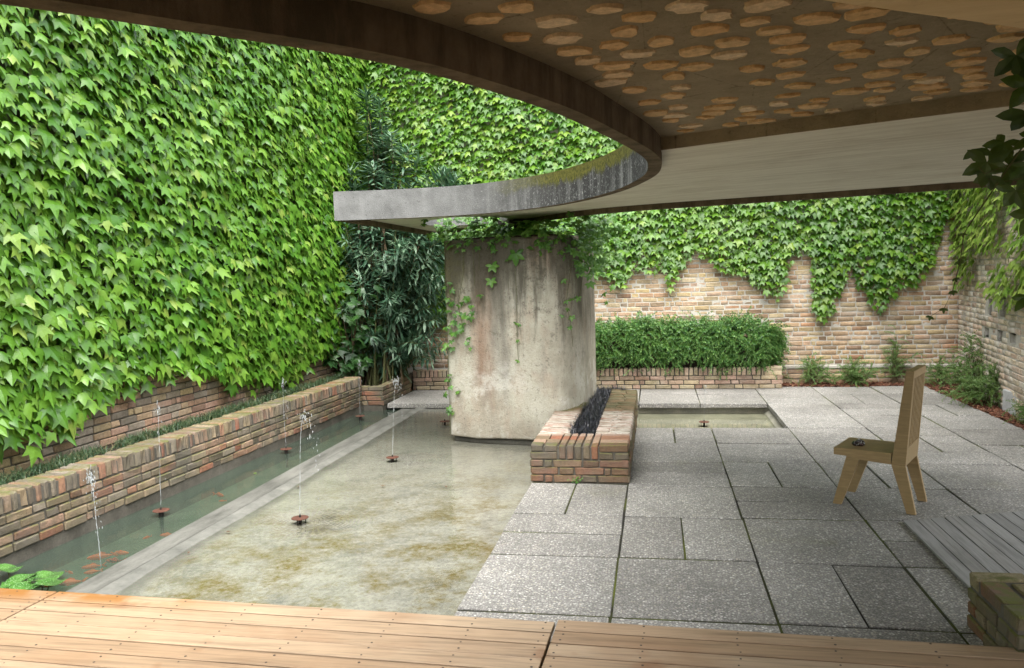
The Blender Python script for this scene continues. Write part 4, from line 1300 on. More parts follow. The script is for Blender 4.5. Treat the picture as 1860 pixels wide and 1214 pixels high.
def hedge():
    root = empty('hedge', (.4, 11.8, .22))
    tag(root, 'dense dark green clipped hedge growing in the brick planter', 'hedge')
    r = random.Random(55); items = []
    x0, x1, y0, y1 = -1.15, 1.50, 11.64, 12.02
    def top(x): return .84 + .11 * mnoise.noise(Vector((x * 2.0, 0, 8))) + .05 * mnoise.noise(Vector((x * 6, 3, 8))) - (.10 if x > 1.45 else 0)
    for i in range(3600):
        x = r.uniform(x0, x1); f = r.random()
        tz = top(x)
        if f < .46:       # front face, drooping
            z = r.uniform(.40, tz)
            if mnoise.noise(Vector((x * 5.5, z * 7, 3))) < -.22: continue
            y = y0 + r.uniform(-.04, .06) - .06 * math.sin((z - .3) / (tz - .3) * math.pi)
            d = Vector((r.gauss(0, .35), -1, r.gauss(.15, .45)))
            dn = Vector((r.gauss(0, .5), -.3, -.6))
        elif f < .86:     # top, upright plumes
            y = r.uniform(y0, y1); z = tz - .14 + .10 * r.random() ** 2 + .07 * mnoise.noise(Vector((x * 9, y * 9, 2)))
            d = Vector((r.gauss(0, .28), r.gauss(-.15, .28), 1)); dn = Vector((r.gauss(0, 1), r.gauss(-.5, .8), -.2))
        else:             # right end
            x = x1 + r.uniform(-.04, .03); y = r.uniform(y0, y1); z = r.uniform(.42, tz)
            d = Vector((1, r.gauss(-.2, .4), r.gauss(.2, .5))); dn = Vector((.4, 0, -1))
        d.normalize()
        # local z = growth direction, local x = curl direction
        mx = frame((x, y, z), dn, d, r.uniform(.6, 1.05))
        items.append((r.randrange(5), mx @ Matrix.Scale(r.uniform(.75, 1.3), 4)))
    o = bake('foliage', SP, items, 'hedge', root); o['kind'] = 'stuff'
    o.matrix_parent_inverse = root.matrix_basis.inverted()
    core = MB()
    core.box(x0, x1 - .06, y0 + .05, y1, .21, .70)
    c = core.build('branches', 'soil', root); c.matrix_parent_inverse = root.matrix_basis.inverted()
hedge()

def shrub(x, y, h, w, n, label, seed, mat='shrub', lean=(0, 0)):
    root = empty('shrub', (x, y, 0))
    tag(root, label, 'shrub', 'feathery shrubs in the bark bed')
    r = random.Random(seed); items = []; st = MB()
    nb = max(6, n // 9)
    for i in range(nb):
        a = r.uniform(0, 2 * math.pi); rr = abs(r.gauss(0, .6)); hh = h * r.uniform(.45, 1.0) * max(.25, 1 - .45 * rr)
        tip = Vector((x + math.cos(a) * w * rr + lean[0], y + math.sin(a) * w * rr * .6 + lean[1], hh))
        p0 = Vector((x + r.gauss(0, .04), y + r.gauss(0, .03), 0))
        c = p0.lerp(tip, .5) + Vector((0, 0, hh * .12))
        path = [p0, c, tip]
        st.tube([p0, p0.lerp(c, .5), c, c.lerp(tip, .5), tip], [.005, .004, .003, .002, .001], 4)
        for k in range(max(6, n // nb)):
            t = r.uniform(.15, 1.0)
            q = (p0.lerp(c, t * 2) if t < .5 else c.lerp(tip, t * 2 - 1))
            ax = (tip - p0).normalized()
            d = (ax * .5 + Vector((r.gauss(0, .6), r.gauss(0, .6), r.gauss(.2, .4)))).normalized()
            items.append((r.randrange(5), frame(q, (r.gauss(0, 1), r.gauss(0, 1), -1.2), d, r.uniform(.45, .85))))
    o = bake('foliage', SP, items, mat, root); o['kind'] = 'stuff'; o.matrix_parent_inverse = root.matrix_basis.inverted()
    s = st.build('stems', 'stem', root); s.matrix_parent_inverse = root.matrix_basis.inverted()
shrub(2.18, 11.86, .46, .34, 150, 'low feathery shrub nearest the end of the hedge planter', 1)
shrub(2.72, 11.82, .38, .38, 170, 'low spreading shrub, second from the hedge planter', 2)
shrub(3.28, 11.92, .80, .34, 120, 'taller thin shrub behind the chair back', 3)
shrub(3.83, 11.75, .40, .25, 120, 'small shrub tuft in the wall corner beyond the chair', 4)
shrub(3.86, 10.75, .80, .40, 280, 'large feathery shrub against the side wall, right of the chair', 5)
shrub(3.80, 10.05, .50, .40, 260, 'sprawling shrub between the tall shrub and the concrete block', 6)
shrub(3.80, 8.95, .36, .28, 120, 'small shrub at the right frame edge near the block', 7)

# oleander
def tmpl_lance(bend=.15):
    V = [(0, 0, 0), (.085, .28, -.01), (.105, .5, -.03 - bend * .2), (.05, .78, -.02 - bend * .55), (0, 1.0, -bend), (-.05, .78, -.02 - bend * .55), (-.105, .5, -.03 - bend * .2), (-.085, .28, -.01), (0, .5, .02 - bend * .2)]
    F = [(0, 1, 8), (1, 2, 8), (2, 3, 8), (3, 4, 8), (4, 5, 8), (5, 6, 8), (6, 7, 8), (7, 0, 8)]
    return V, [tuple(f) for f in F]
LN = [tmpl_lance(.05), tmpl_lance(.2), tmpl_lance(.38)]
def oleander():
    root = empty('oleander_bush', (-4.0, 11.2, .18)); bpy.context.view_layer.update()
    tag(root, 'tall dark oleander bush with narrow blue-green leaves in the far left corner', 'bush')
    r = random.Random(77); items = []
    tips = [(-4.12, 11.35, 4.40), (-3.80, 11.3, 3.75), (-3.62, 11.35, 3.55), (-4.32, 11.1, 3.05), (-3.95, 11.3, 3.2), (-3.45, 11.3, 3.05), (-3.02, 11.45, 3.22), (-2.82, 11.4, 3.10), (-4.05, 11.1, 3.3), (-3.9, 11.5, 3.9), (-3.25, 11.5, 2.9)]
    tips += [(x + r.gauss(0, .10), y + r.gauss(0, .08) - .05, z - abs(r.gauss(0, .16))) for x, y, z in list(tips) for _ in range(2)]
    NT = len(tips)
    for i in range(105):
        tips.append((r.uniform(-4.45, -2.85), r.uniform(10.75, 11.85), r.uniform(.50, 2.80)))
    for i in range(24):       # drooping over the planter
        tips.append((r.uniform(-4.3, -3.2), r.uniform(10.35, 10.8), r.uniform(.55, 2.3)))
    for i in range(9):
        tips.append((r.uniform(-4.75, -4.3), r.uniform(10.5, 11.2), r.uniform(1.9, 2.75)))
    for ti, t in enumerate(tips):
        t = Vector(t)
        p0 = Vector((-3.95 + r.gauss(0, .14), 11.15 + r.gauss(0, .18), .18))
        c = p0.lerp(t, .55) + Vector((0, 0, .25 + .1 * (t - p0).length)); c.x = p0.x + (t.x - p0.x) * .35; c.y = p0.y + (t.y - p0.y) * .35
        path = [(p0 * (1 - s) ** 2 + c * 2 * s * (1 - s) + t * s * s) for s in np.linspace(0, 1, 9)]
        st = MB(); st.tube(path, list(np.linspace(.014, .003, 9)), 5)
        o = st.build('stem', 'stem_green' if ti >= NT else 'stem', root); o.matrix_parent_inverse = root.matrix_basis.inverted()
        Lp = sum((path[i + 1] - path[i]).length for i in range(8))
        nodes = int(min(Lp, 1.5 if ti < NT else 1.3) / .052)
        for k in range(nodes):
            s = 1 - k * .052 / Lp
            if s < .12: break
            q = s * 8; j = min(int(q), 7); pp = path[j].lerp(path[j + 1], q - j); ax = (path[j + 1] - path[j]).normalized()
            a0 = ax.orthogonal().normalized()
            for m_ in range(4 if k < 4 else 3):
                if k > 8 and r.random() < .3: continue
                sd = Matrix.Rotation(m_ * 2.1 + k * 1.05 + r.uniform(-.3, .3), 3, ax) @ a0
                el = .95 - .12 * min(k, 6) if k < 7 else r.uniform(-.1, .3)
                ld = (sd + ax * el + Vector((0, 0, r.uniform(-.25, .15)))).normalized()
                nz = (Vector((0, 0, 1)) - ld * ld.z); nz = nz.normalized() if nz.length > .05 else a0
                xa = ld.cross(nz)
                Ls = r.uniform(.14, .22) * (.75 if k < 2 else 1) * (1.2 if ti < NT else 1)
                items.append((r.randrange(3), frame(pp, xa, nz, (Ls * r.uniform(.85, 1.1), Ls, Ls))))
    split_parts(root, 'leaf', LN, items, 'oleander', 300, None, 'foliage')
oleander()

# broad-leaved shrub under the ivy in the corner
def broad_shrub():
    root = empty('broad_leaf_shrub', (-4.25, 10.6, .22)); bpy.context.view_layer.update()
    tag(root, 'dark lobed-leaf shrub between the ivy wall and the oleander', 'shrub')
    r = random.Random(31); items = []; st = MB()
    for i in range(26):
        t = Vector((r.uniform(-4.45, -3.85), r.uniform(10.0, 11.0), r.uniform(.45, 1.75)))
        p0 = Vector((-4.28 + r.gauss(0, .05), 10.6 + r.gauss(0, .1), .2))
        st.tube([p0, p0.lerp(t, .5) + Vector((0, 0, .08)), t], [.008, .005, .002], 4)
        for k in range(7):
            q = p0.lerp(t, .35 + .65 * k / 6) + Vector((r.gauss(0, .07), r.gauss(0, .07), r.gauss(.03, .05)))
            items.append((r.randrange(4), frame(q, (r.gauss(0, 1), r.gauss(0, 1), 0), (r.gauss(.4, .3), r.gauss(-.5, .3), .8), r.uniform(.09, .15))))
    s = st.build('stems', 'stem', root); s.matrix_parent_inverse = root.matrix_basis.inverted()
    split_parts(root, 'leaf', IVY, items, 'broad', 300, None, 'foliage')
broad_shrub()

# creeper leaves: five ovate leaflets
def tmpl_leaflet():
    V = [(0, 0, 0), (.17, .22, -.02), (.26, .48, -.05), (.17, .76, -.07), (0, 1.0, -.12), (-.17, .76, -.07), (-.26, .48, -.05), (-.17, .22, -.02), (0, .5, .03)]
    return V, [(i, (i + 1) % 8, 8) for i in range(8)]
def tmpl_palm(n=5, seed=0):
    r = random.Random(seed); LV, LF = tmpl_leaflet(); V = []; F = []
    for i in range(n):
        a = (i - (n - 1) / 2) * (1.05 if n == 5 else 1.0) + r.uniform(-.12, .12)
        s = (1 - .13 * abs(i - (n - 1) / 2)) * r.uniform(.9, 1.05)
        mx = Matrix.Rotation(math.pi + a, 3, 'Z') @ Matrix.Rotation(r.uniform(-.35, .05), 3, 'X') @ Matrix.Rotation(r.uniform(-.25, .25), 3, 'Y')
        b0 = len(V)
        V += [tuple(mx @ Vector(p) * s) for p in LV]; F += [tuple(i_ + b0 for i_ in f) for f in LF]
    return V, F
PM = [tmpl_palm(5, 1), tmpl_palm(5, 2), tmpl_palm(3, 3), tmpl_palm(5, 4)]

def creeper(name, label, leaves, stems, mat, stemmat='stem_green', cat='creeper', limit=300, extra=None, loc=(0, 0, 0)):
    root = empty(name, loc); bpy.context.view_layer.update()
    tag(root, label, cat)
    split_parts(root, 'leaf', PM, leaves, mat, limit, None, 'foliage')
    for pth, rad in stems:
        s = MB(); s.tube(pth, rad, 5)
        o = s.build('stem', stemmat, root); o.matrix_parent_inverse = root.matrix_basis.inverted()
    return root
def pleaf(p, out, s, r, tilt=25, up=None):
    o = Vector(out).normalized(); a = math.radians(r.gauss(tilt, 18))
    n = (o * math.cos(a) + Vector((0, 0, 1)) * math.sin(a) + Vector((r.gauss(0, .25), r.gauss(0, .25), 0))).normalized()
    xa = Vector((0, 0, 1)).cross(o)
    xa = Matrix.Rotation(r.gauss(0, .5), 3, n) @ xa
    return (r.randrange(4), frame(p, xa, n, s))
def pillar_creeper():
    r = random.Random(91); lv = []; st = []
    P = [(-2.13, 1.63), (-2.04, 1.39), (-2.15, 1.33), (-1.94, 1.46), (-1.88, 1.38), (-1.99, 1.29), (-2.09, 1.21), (-2.17, 1.45), (-1.79, 1.49), (-1.9, 1.26), (-2.18, 1.16), (-2.1, 1.09), (-2.01, 1.13), (-1.94, 1.05), (-2.14, .93), (-2.17, .65), (-2.17, .52), (-1.64, 1.77), (-1.66, 1.62), (-1.39, 1.87), (-1.41, 1.2), (-1.37, 1.19), (-1.4, 1.02), (-1.4, .82), (-.83, 1.9), (-.8, 1.81), (-.92, 1.62), (-.9, 1.41), (-.85, 1.42), (-.79, 1.43), (-.88, 1.33), (-.85, 1.24), (-.87, 1.14), (-.7, 1.89), (-.64, 1.73), (-.57, 1.67), (-.55, 1.46), (-.52, 1.37), (-.93, 1.27), (-2.19, .25)]
    big = {(-1.39, 1.87): .13, (-1.64, 1.77): .10, (-1.66, 1.62): .085}
    def fy(x):
        # front surface of the pillar
        xs_ = [p.x for p in front[:50]]; ys_ = [p.y for p in front[:50]]
        return float(np.interp(x, xs_, ys_)) if x < -.95 else 8.0 + max(0, (x + .95)) * 1.2
    for x, z in P:
        s = big.get((x, z), r.uniform(.045, .065) if x < -1.7 or x > -1 else r.uniform(.035, .05))
        y = fy(x) - .04 - r.uniform(0, .03)
        lv.append(pleaf((x, y, z + s * .3), (r.gauss(0, .2), -1, .1), s, r))
        if x < -1.85:      # dense side cluster
            for _ in range(2):
                lv.append(pleaf((x + r.gauss(0, .05), y - r.uniform(-.02, .06), z + r.gauss(0, .05)), (r.gauss(0, .3), -1, .2), r.uniform(.035, .06), r))
    # mass growing on top of the pillar and spilling over the edge
    for i in range(420):
        p = plan[r.randrange(len(plan))]
        k = r.random() ** .6
        q = Vector((-1.5 + (p.x + 1.5) * k, 9.0 + (p.y - 9.0) * k))
        z = 2.10 + r.uniform(0, .16)
        if k > .85: z = 2.10 + r.uniform(-.10, .12); q = Vector((-1.5 + (p.x + 1.5) * 1.03, 9.0 + (p.y - 9.0) * 1.02))
        lv.append(pleaf((q.x, q.y, z), (p.x + 1.5, p.y - 9.0, .8), r.uniform(.045, .09), r, 40))
    for i in range(230):   # pouring down the right shoulder
        t = r.random()
        lv.append(pleaf((-.74 + r.gauss(.04, .13) + .12 * (1 - t), 8.2 + r.uniform(-.2, .3), 2.20 - .55 * t * t + r.gauss(0, .05)), (.3, -1, .3), r.uniform(.045, .08), r))
    for i in range(190):   # tuft above the left shoulder, into the roof opening
        lv.append(pleaf((r.uniform(-2.45, -1.55), 8.25 + r.uniform(.0, .9), r.uniform(2.08, 2.46)), (r.gauss(0, .4), -1, .4), r.uniform(.04, .075), r))
    for i in range(45):   # hanging mats on the front edge
        x = r.choice((-1.95, -1.72, -1.5, -1.05)) + r.gauss(0, .07)
        lv.append(pleaf((x, fy(x) - .05, 2.12 - abs(r.gauss(0, .11))), (r.gauss(0, .3), -1, .3), r.uniform(.035, .06), r))
    def hang(x0, z0, pts): st.append(([(a, fy(a) - .02, b_) for a, b_ in pts], .0022))
    hang(0, 0, [(-2.19, 2.06), (-2.2, 1.6), (-2.19, 1.1), (-2.2, .6), (-2.2, .03)])
    hang(0, 0, [(-1.95, 2.06), (-1.98, 1.7), (-2.05, 1.4), (-2.0, 1.15)])
    hang(0, 0, [(-1.42, 2.08), (-1.40, 1.5), (-1.41, 1.0), (-1.40, .80)])
    hang(0, 0, [(-1.66, 2.06), (-1.65, 1.8), (-1.66, 1.6)])
    hang(0, 0, [(-.80, 2.06), (-.86, 1.7), (-.90, 1.4), (-.86, 1.15), (-.85, .95)])
    hang(0, 0, [(-.75, 2.06), (-.72, 1.8), (-.78, 1.45)])
    hang(0, 0, [(-1.78, 2.06), (-1.80, 1.75)]); hang(0, 0, [(-1.86, 2.06), (-1.85, 1.6)])
    creeper('pillar_creeper', 'five-leaflet creeper spilling from the top of the concrete pillar', lv, st, 'creeper', loc=(-1.5, 9.0, 2.08))
pillar_creeper()
def near_creeper():
    r = random.Random(13); lv = []; st = []
    Y = 2.6
    for x, z, s in [(1.05, 2.26, .085), (1.08, 2.17, .09), (1.03, 2.16, .075), (1.06, 2.08, .085), (1.10, 2.02, .09), (1.02, 2.02, .06), (1.0, 1.985, .03), (.945, 2.01, .05), (.965, 1.955, .075), (.975, 1.925, .055), (1.04, 1.95, .075), (1.08, 1.93, .08), (1.06, 1.87, .08), (1.0, 1.87, .05), (1.10, 1.80, .075), (1.085, 1.71, .075), (1.10, 1.56, .06), (1.12, 2.24, .09), (1.14, 2.1, .09)]:
        lv.append(pleaf((x, Y + r.uniform(-.05, .06), z + s * .45), (r.gauss(-.2, .35), -1, 0), s * 1.15, r, 8)) if r.random() < .92 else None
    for x, z in [(.902, 1.783), (.897, 1.71), (.893, 1.70), (.884, 1.65), (.876, 1.612), (.853, 1.56), (.815, 1.537), (.94, 1.965)]:
        lv.append((2, frame((x, Y, z), (1, r.gauss(0, .5), r.gauss(0, .5)), (r.gauss(0, .4), -1, .2), r.uniform(.016, .024))))
    st.append(([(1.25, Y, 2.31), (1.12, Y, 2.12), (1.029, Y, 1.977), (.934, Y, 1.829), (.905, Y, 1.781), (.897, Y, 1.707), (.885, Y, 1.65), (.875, Y, 1.609), (.853, Y, 1.56), (.814, Y, 1.536)], [.003, .003, .0025, .002, .0018, .0016, .0014, .0012, .001, .0008]))
    st.append(([(1.25, Y, 2.31), (1.20, Y, 2.0), (1.16, Y, 1.7), (1.12, Y, 1.52)], .0025))
    st.append(([(1.12, Y, 2.0), (1.03, Y, 1.98), (.96, Y, 1.955), (.945, Y, 1.975)], .0015))
    st.append(([(1.14, Y, 1.95), (1.02, Y, 1.93), (.97, Y, 1.94)], .0013))
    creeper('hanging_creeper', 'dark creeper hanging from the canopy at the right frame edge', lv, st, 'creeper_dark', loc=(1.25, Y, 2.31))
near_creeper()

# grass blades
def tmpl_blade(c=.6, w=.02):
    V = []; F = []
    for i in range(5):
        t = i / 4; ww = w * (1 - t ** 1.6) + .0008
        y = c * t * t; z = math.sin(t * 1.5) * (1 - .42 * c * t * t)
        V += [(-ww, y, z), (ww, y, z)]
    for i in range(4): F.append((2 * i, 2 * i + 1, 2 * i + 3, 2 * i + 2))
    return V, F
BL = [tmpl_blade(.6, .024), tmpl_blade(1.0, .022), tmpl_blade(1.35, .022)]
r = random.Random(3)
items = []
for k in range(230):       # clumps along the planter
    y = r.uniform(4.0, 10.4); x = (wx(y) - .25 + lwx(y)) / 2 + r.uniform(-.07, .08)
    for i in range(r.randrange(24, 44)):
        a = r.uniform(0, 6.28); s = r.uniform(.07, .135)
        items.append((r.randrange(3), Matrix.Translation((x + r.gauss(0, .022), y + r.gauss(0, .022), .335)) @ Matrix.Rotation(a, 4, 'Z') @ Matrix.Rotation(r.uniform(-.75, .0), 4, 'X') @ Matrix.Scale(s, 4)))
o = bake('planter_grass', BL, items, 'mondo')
tag(o, 'dark green dwarf grass tufts behind the long planter wall', 'grass', kind='stuff')
items = []
for i in range(3600):
    y = r.uniform(6.84, 9.40); t = (y - 6.84) / 2.56
    xl = -.77 + .02 * math.sin(y * 5) if y < 8.3 else -.73
    x = r.uniform(xl, -.545)
    a = r.uniform(0, 6.28); s = r.uniform(.06, .12)
    items.append((r.randrange(3), Matrix.Translation((x, y, .265)) @ Matrix.Rotation(a, 4, 'Z') @ Matrix.Rotation(r.uniform(-.9, .1), 4, 'X') @ Matrix.Scale(s, 4)))
for i in range(500):
    items.append((r.randrange(3), Matrix.Translation((r.uniform(-.72, -.38), r.uniform(9.40, 9.52), .27)) @ Matrix.Rotation(r.uniform(0, 6.28), 4, 'Z') @ Matrix.Rotation(r.uniform(-.9, .1), 4, 'X') @ Matrix.Scale(r.uniform(.06, .12), 4)))
tag(bake('black_grass', BL, items, 'black_grass'), 'black grass strip growing in the brick bench', 'grass', kind='stuff')
# moss cushion where the pillar meets the bench
items = []
for i in range(900):
    t = r.random()
    x = -.97 + .22 * t + r.gauss(0, .02); y = 7.93 + .55 * t * t + r.gauss(0, .03)
    items.append((0, Matrix.Translation((x, y - .02, .30)) @ Matrix.Rotation(r.uniform(0, 6.28), 4, 'Z') @ Matrix.Rotation(r.uniform(-.2, .6), 4, 'X') @ Matrix.Scale(r.uniform(.012, .032), 4)))
m = leaf_mat('moss_blade', [(0, (.05, .05, .012)), (1, (.14, .14, .03))]); M['moss'] = m
tag(bake('moss_tuft', BL, items, 'moss'), 'yellow-green moss where the bench meets the pillar', 'moss', kind='stuff')
items = []
for i in range(1500):      # moss along joints
    k = r.choice(((1.0, (.55, 6.9), (.55, 7.9)), (1.0, (-.665, 5.52), (-.665, 6.33)), (1.0, (.935, 6.4), (.935, 7.15)), (1.0, (1.34, 6.4), (1.34, 7.1)), (.5, (-.25, 4.7), (-.25, 6.3)), (.4, (1.72, 6.4), (1.72, 7.1)), (.4, (2.5, 7.6), (2.5, 8.3))))
    t = r.random()
    items.append((0, Matrix.Translation((k[1][0] + r.gauss(0, .003), k[1][1] + (k[2][1] - k[1][1]) * t, -.02)) @ Matrix.Rotation(r.uniform(0, 6.28), 4, 'Z') @ Matrix.Rotation(r.uniform(-.3, .8), 4, 'X') @ Matrix.Scale(r.uniform(.012, .026), 4)))
tag(bake('joint_moss', BL, items, 'moss'), 'thin moss growing in the paving joints', 'moss', kind='stuff')
# small weed at the bench foot
lv = [pleaf((-.655 + r.gauss(0, .02), 6.33 + r.gauss(0, .012), .015 + r.uniform(0, .04)), (r.gauss(0, .6), -.5, 1), r.uniform(.014, .022), r, 50) for _ in range(16)]
wroot = empty('weed', (-.655, 6.33, 0)); bpy.context.view_layer.update()
tag(wroot, 'tiny green weed at the foot of the brick bench', 'weed')
split_parts(wroot, 'leaf', PM, lv, 'creeper', 300)

# bark mulch
chip = [bevel_box(.045, .016, .006, .002, .003, 70 + i) for i in range(3)]
items = []
for i in range(5200):
    if i % 2: x, y = r.uniform(1.72, 4.15), r.uniform(11.72, 12.03)
    else:
        y = r.uniform(8.4, 11.75); x = r.uniform(3.60, 4.15 - (12.1 - y) * .128 - .03)
    items.append((r.randrange(3), Matrix.Translation((x, y, .0 + r.uniform(-.006, .016))) @ Matrix.Rotation(r.uniform(0, 6.28), 4, 'Z') @ Matrix.Rotation(r.gauss(0, .4), 4, 'X') @ Matrix.Rotation(r.gauss(0, .3), 4, 'Y') @ Matrix.Scale(r.uniform(.6, 1.5), 4)))
tag(bake('bark_mulch', chip, items, 'mulch'), 'red-brown bark mulch along the foot of the brick walls', 'mulch', kind='stuff')

# ================================================================== OBJECTS
def chair():
    A = Vector((1.238, 5.898, 0)); u = Vector((.8897, -.4565, 0)).normalized(); w = Vector((.4565, .8897, 0)).normalized()
    Wd = .40
    # local frame: x along u (front to back), y along w (near to far), z up
    root = empty('wooden_chair'); root.matrix_world = Matrix(((u.x, w.x, 0, A.x), (u.y, w.y, 0, A.y), (0, 0, 1, 0), (0, 0, 0, 1)))
    tag(root, 'angular tan wooden chair with slatted high back on the paving', 'chair')
    T = .030
    def slabp(name, poly, y0, y1):
        n = len(poly); bm = bmesh.new()
        a = [bm.verts.new((x, y0, z)) for x, z in poly]; b_ = [bm.verts.new((x, y1, z)) for x, z in poly]
        bm.faces.new(a); bm.faces.new(list(reversed(b_)))
        for i in range(n): bm.faces.new((a[(i + 1) % n], a[i], b_[i], b_[(i + 1) % n]))
        bmesh.ops.recalc_face_normals(bm, faces=bm.faces)
        bmesh.ops.bevel(bm, geom=[e for e in bm.edges], offset=.0018, segments=1, affect='EDGES')
        me = bpy.data.meshes.new(name); bm.to_mesh(me); bm.free()
        return link(name, me, 'chair', root)
    for y0, y1 in ((0, T), (Wd - T, Wd)):
        slabp('leg', [(-.029, 0), (.029, 0), (.150, .338), (.065, .356)], y0, y1)
        slabp('leg', [(.455, 0), (.513, 0), (.447, .325), (.357, .329)], y0, y1)
        slabp('side_rail', [(-.021, .3592), (.0648, .3564), (.150, .3384), (.357, .3294), (.357, .407), (-.021, .409)], y0, y1)
        slabp('back_post', [(.357, .3294), (.447, .3254), (.497, .977), (.446, .977)], y0, y1)
    n = 8
    for i in range(n):
        y0 = T + .001 + (Wd - 2 * T) * i / n
        slabp('seat_slat', [(-.020, .372), (.360, .372), (.360, .4075), (-.020, .4085)], y0, y0 + (Wd - 2 * T) / n - .0025)
    slabp('top_rail', [(.4425, .925), (.493, .925), (.497, .977), (.446, .977)], T, Wd - T)
    slabp('lower_rail', [(.362, .330), (.4465, .326), (.456, .452), (.377, .452)], T, Wd - T)
    n = 7
    for i in range(n):
        y0 = T + .020 + (Wd - 2 * T - .008) * i / n
        slabp('back_slat', [(.390, .450), (.4525, .450), (.492, .927), (.452, .927)], y0, y0 + (Wd - 2 * T) / n * .46)
    slabp('stretcher', [(.10, .335), (.14, .335), (.14, .372), (.10, .372)], T, Wd - T)
    return root, A, u, w
croot, A, u, w = chair()

# glazed knot-like stone on the seat
bm = bmesh.new()
for (x, y, z, s) in ((0, 0, .022, .024), (.022, .004, .02, .020), (-.022, .004, .019, .019), (.006, .014, .034, .018), (-.008, -.01, .03, .017), (.016, -.012, .016, .016)):
    t = bmesh.ops.create_icosphere(bm, subdivisions=3, radius=s, matrix=Matrix.Translation((x, y, z)) @ Matrix.Diagonal((1.15, 1, .95, 1)))
for v in bm.verts:
    v.co += v.normal * .004 * mnoise.noise(v.co * 60)
me = bpy.data.meshes.new('stone'); bm.to_mesh(me); bm.free()
me.polygons.foreach_set('use_smooth', [True] * len(me.polygons))
st = link('stone', me, 'stone')
sp = A + u * .115 + w * .13 + Vector((0, 0, .407)); st.location = sp
tag(st, 'small glossy black stone with white veins on the chair seat', 'stone')

# fountain heads
def fountain(x, y, zb, zd, tall, label, R=.062):
    root = empty('fountain_head', (x, y, zb))
    tag(root, label, 'fountain', 'rusty disc fountain heads')
    def P(o): o.matrix_parent_inverse = root.matrix_basis.inverted(); return o
    d = MB()
    rings = [(.012, zd + .004), (R * .8, zd + .002), (R, zd - .001), (R, zd - .005), (R * .8, zd - .003), (.012, zd - .003)]
    n = 24; V = []; F = []
    for rr, z in rings:
        V += [(x + rr * math.cos(2 * math.pi * k / n), y + rr * math.sin(2 * math.pi * k / n), z) for k in range(n)]
    for i in range(len(rings) - 1):
        for k in range(n): F.append((i * n + k, i * n + (k + 1) % n, (i + 1) * n + (k + 1) % n, (i + 1) * n + k))
    d.add(V, F); P(d.build('disc', 'rust', root))
    nz = MB(); nz.tube([(x, y, zb), (x, y, zd - .012), (x, y, zd - .012), (x, y, zd + .012), (x, y, zd + .022)], [.013, .013, .008, .008, .004], 10)
    P(nz.build('nozzle', 'iron', root))
    if tall:
        c = MB(); c.tube([(x, y, zd - .06), (x, y, zd - .006)], .020, 10); P(c.build('collar', 'iron', root))
    for k in range(0 if tall else 3):
        a = k * 2.094 + .5
        l = MB(); l.tube([(x + R * .62 * math.cos(a), y + R * .62 * math.sin(a), zb), (x + R * .62 * math.cos(a), y + R * .62 * math.sin(a), zd - .002)], .0032, 6)
        P(l.build('leg', 'iron', root))
fountain(-2.591, 5.343, -.066, -.020, False, 'rusty disc fountain head nearest the deck in the shallow pool')
fountain(-2.538, 7.272, -.066, -.020, False, 'rusty disc fountain head in mid pool left of the pillar')
fountain(-2.52, 9.15, -.066, -.020, False, 'dark fountain head half hidden behind the pillar')
fountain(-3.82, 5.50, -.30, -.040, True, 'rusty disc fountain head nearest the deck in the fish channel')
fountain(-3.84, 7.68, -.30, -.040, True, 'rusty disc fountain head midway along the fish channel')
fountain(-3.74, 9.55, -.30, -.030, True, 'rusty disc fountain head at the far end of the fish channel')
fountain(.523, 9.505, -.145, -.085, False, 'rusty disc fountain head in the small sunk basin')

# water jets
ICO = bmesh.new(); bmesh.ops.create_icosphere(ICO, subdivisions=1, radius=1)
IV = [tuple(v.co) for v in ICO.verts]; IFc = [tuple(v.index for v in f.verts) for f in ICO.faces]; ICO.free()
def jet(label, path, r0=.0042, drops=30, fall=None, seed=1, spread=.02):
    root = empty('water_jet', path[0])
    tag(root, label, 'water jet', 'fountain water jets')
    r = random.Random(seed)
    P = [Vector((*p,)) for p in catmull([Vector(p) for p in path], 18)]
    b = MB()
    n = len(P)
    P = [p + Vector((r.gauss(0, .0012), r.gauss(0, .0012), 0)) for p in P]
    b.tube(P, [max(.0004, .55 * r0 * (1 - .30 * i / n) * r.choice((.25, .6, .9, 1.1, 1.25))) for i in range(n)], 7)
    o = b.build('stream', 'jet', root, True); o.matrix_parent_inverse = root.matrix_basis.inverted()
    items = []
    F = P[-1:] if not fall else [Vector((*p,)) for p in catmull([Vector(p) for p in fall], 10)]
    for i in range(drops):
        q = F[min(int(abs(r.gauss(0, .45)) * len(F)), len(F) - 1)] if fall and i % 3 else P[-1 - r.randrange(min(6, n))]
        q = q + Vector((r.gauss(0, spread), r.gauss(0, spread), r.gauss(0, spread * 1.2)))
        s = r.uniform(.0012, .0034)
        items.append((0, Matrix.Translation(q) @ Matrix.Diagonal((s, s, s * r.uniform(1.5, 5.0), 1))))
    o = bake('droplets', [(IV, IFc)], items, 'jet', root, True); o['kind'] = 'stuff'; o.matrix_parent_inverse = root.matrix_basis.inverted()
jet('water jet from the pool disc nearest the deck, arching right', [(-2.590, 5.343, .0), (-2.565, 5.343, .45), (-2.54, 5.343, .68), (-2.515, 5.343, .735)], .0055, 70, [(-2.515, 5.343, .735), (-2.47, 5.343, .66), (-2.44, 5.343, .42), (-2.43, 5.343, .15)], 1)
jet('water jet from the mid-pool disc left of the pillar', [(-2.536, 7.272, .0), (-2.505, 7.272, .45), (-2.476, 7.272, .73)], .0055, 70, [(-2.476, 7.272, .73), (-2.445, 7.272, .68), (-2.42, 7.272, .45), (-2.40, 7.272, .15)], 2)
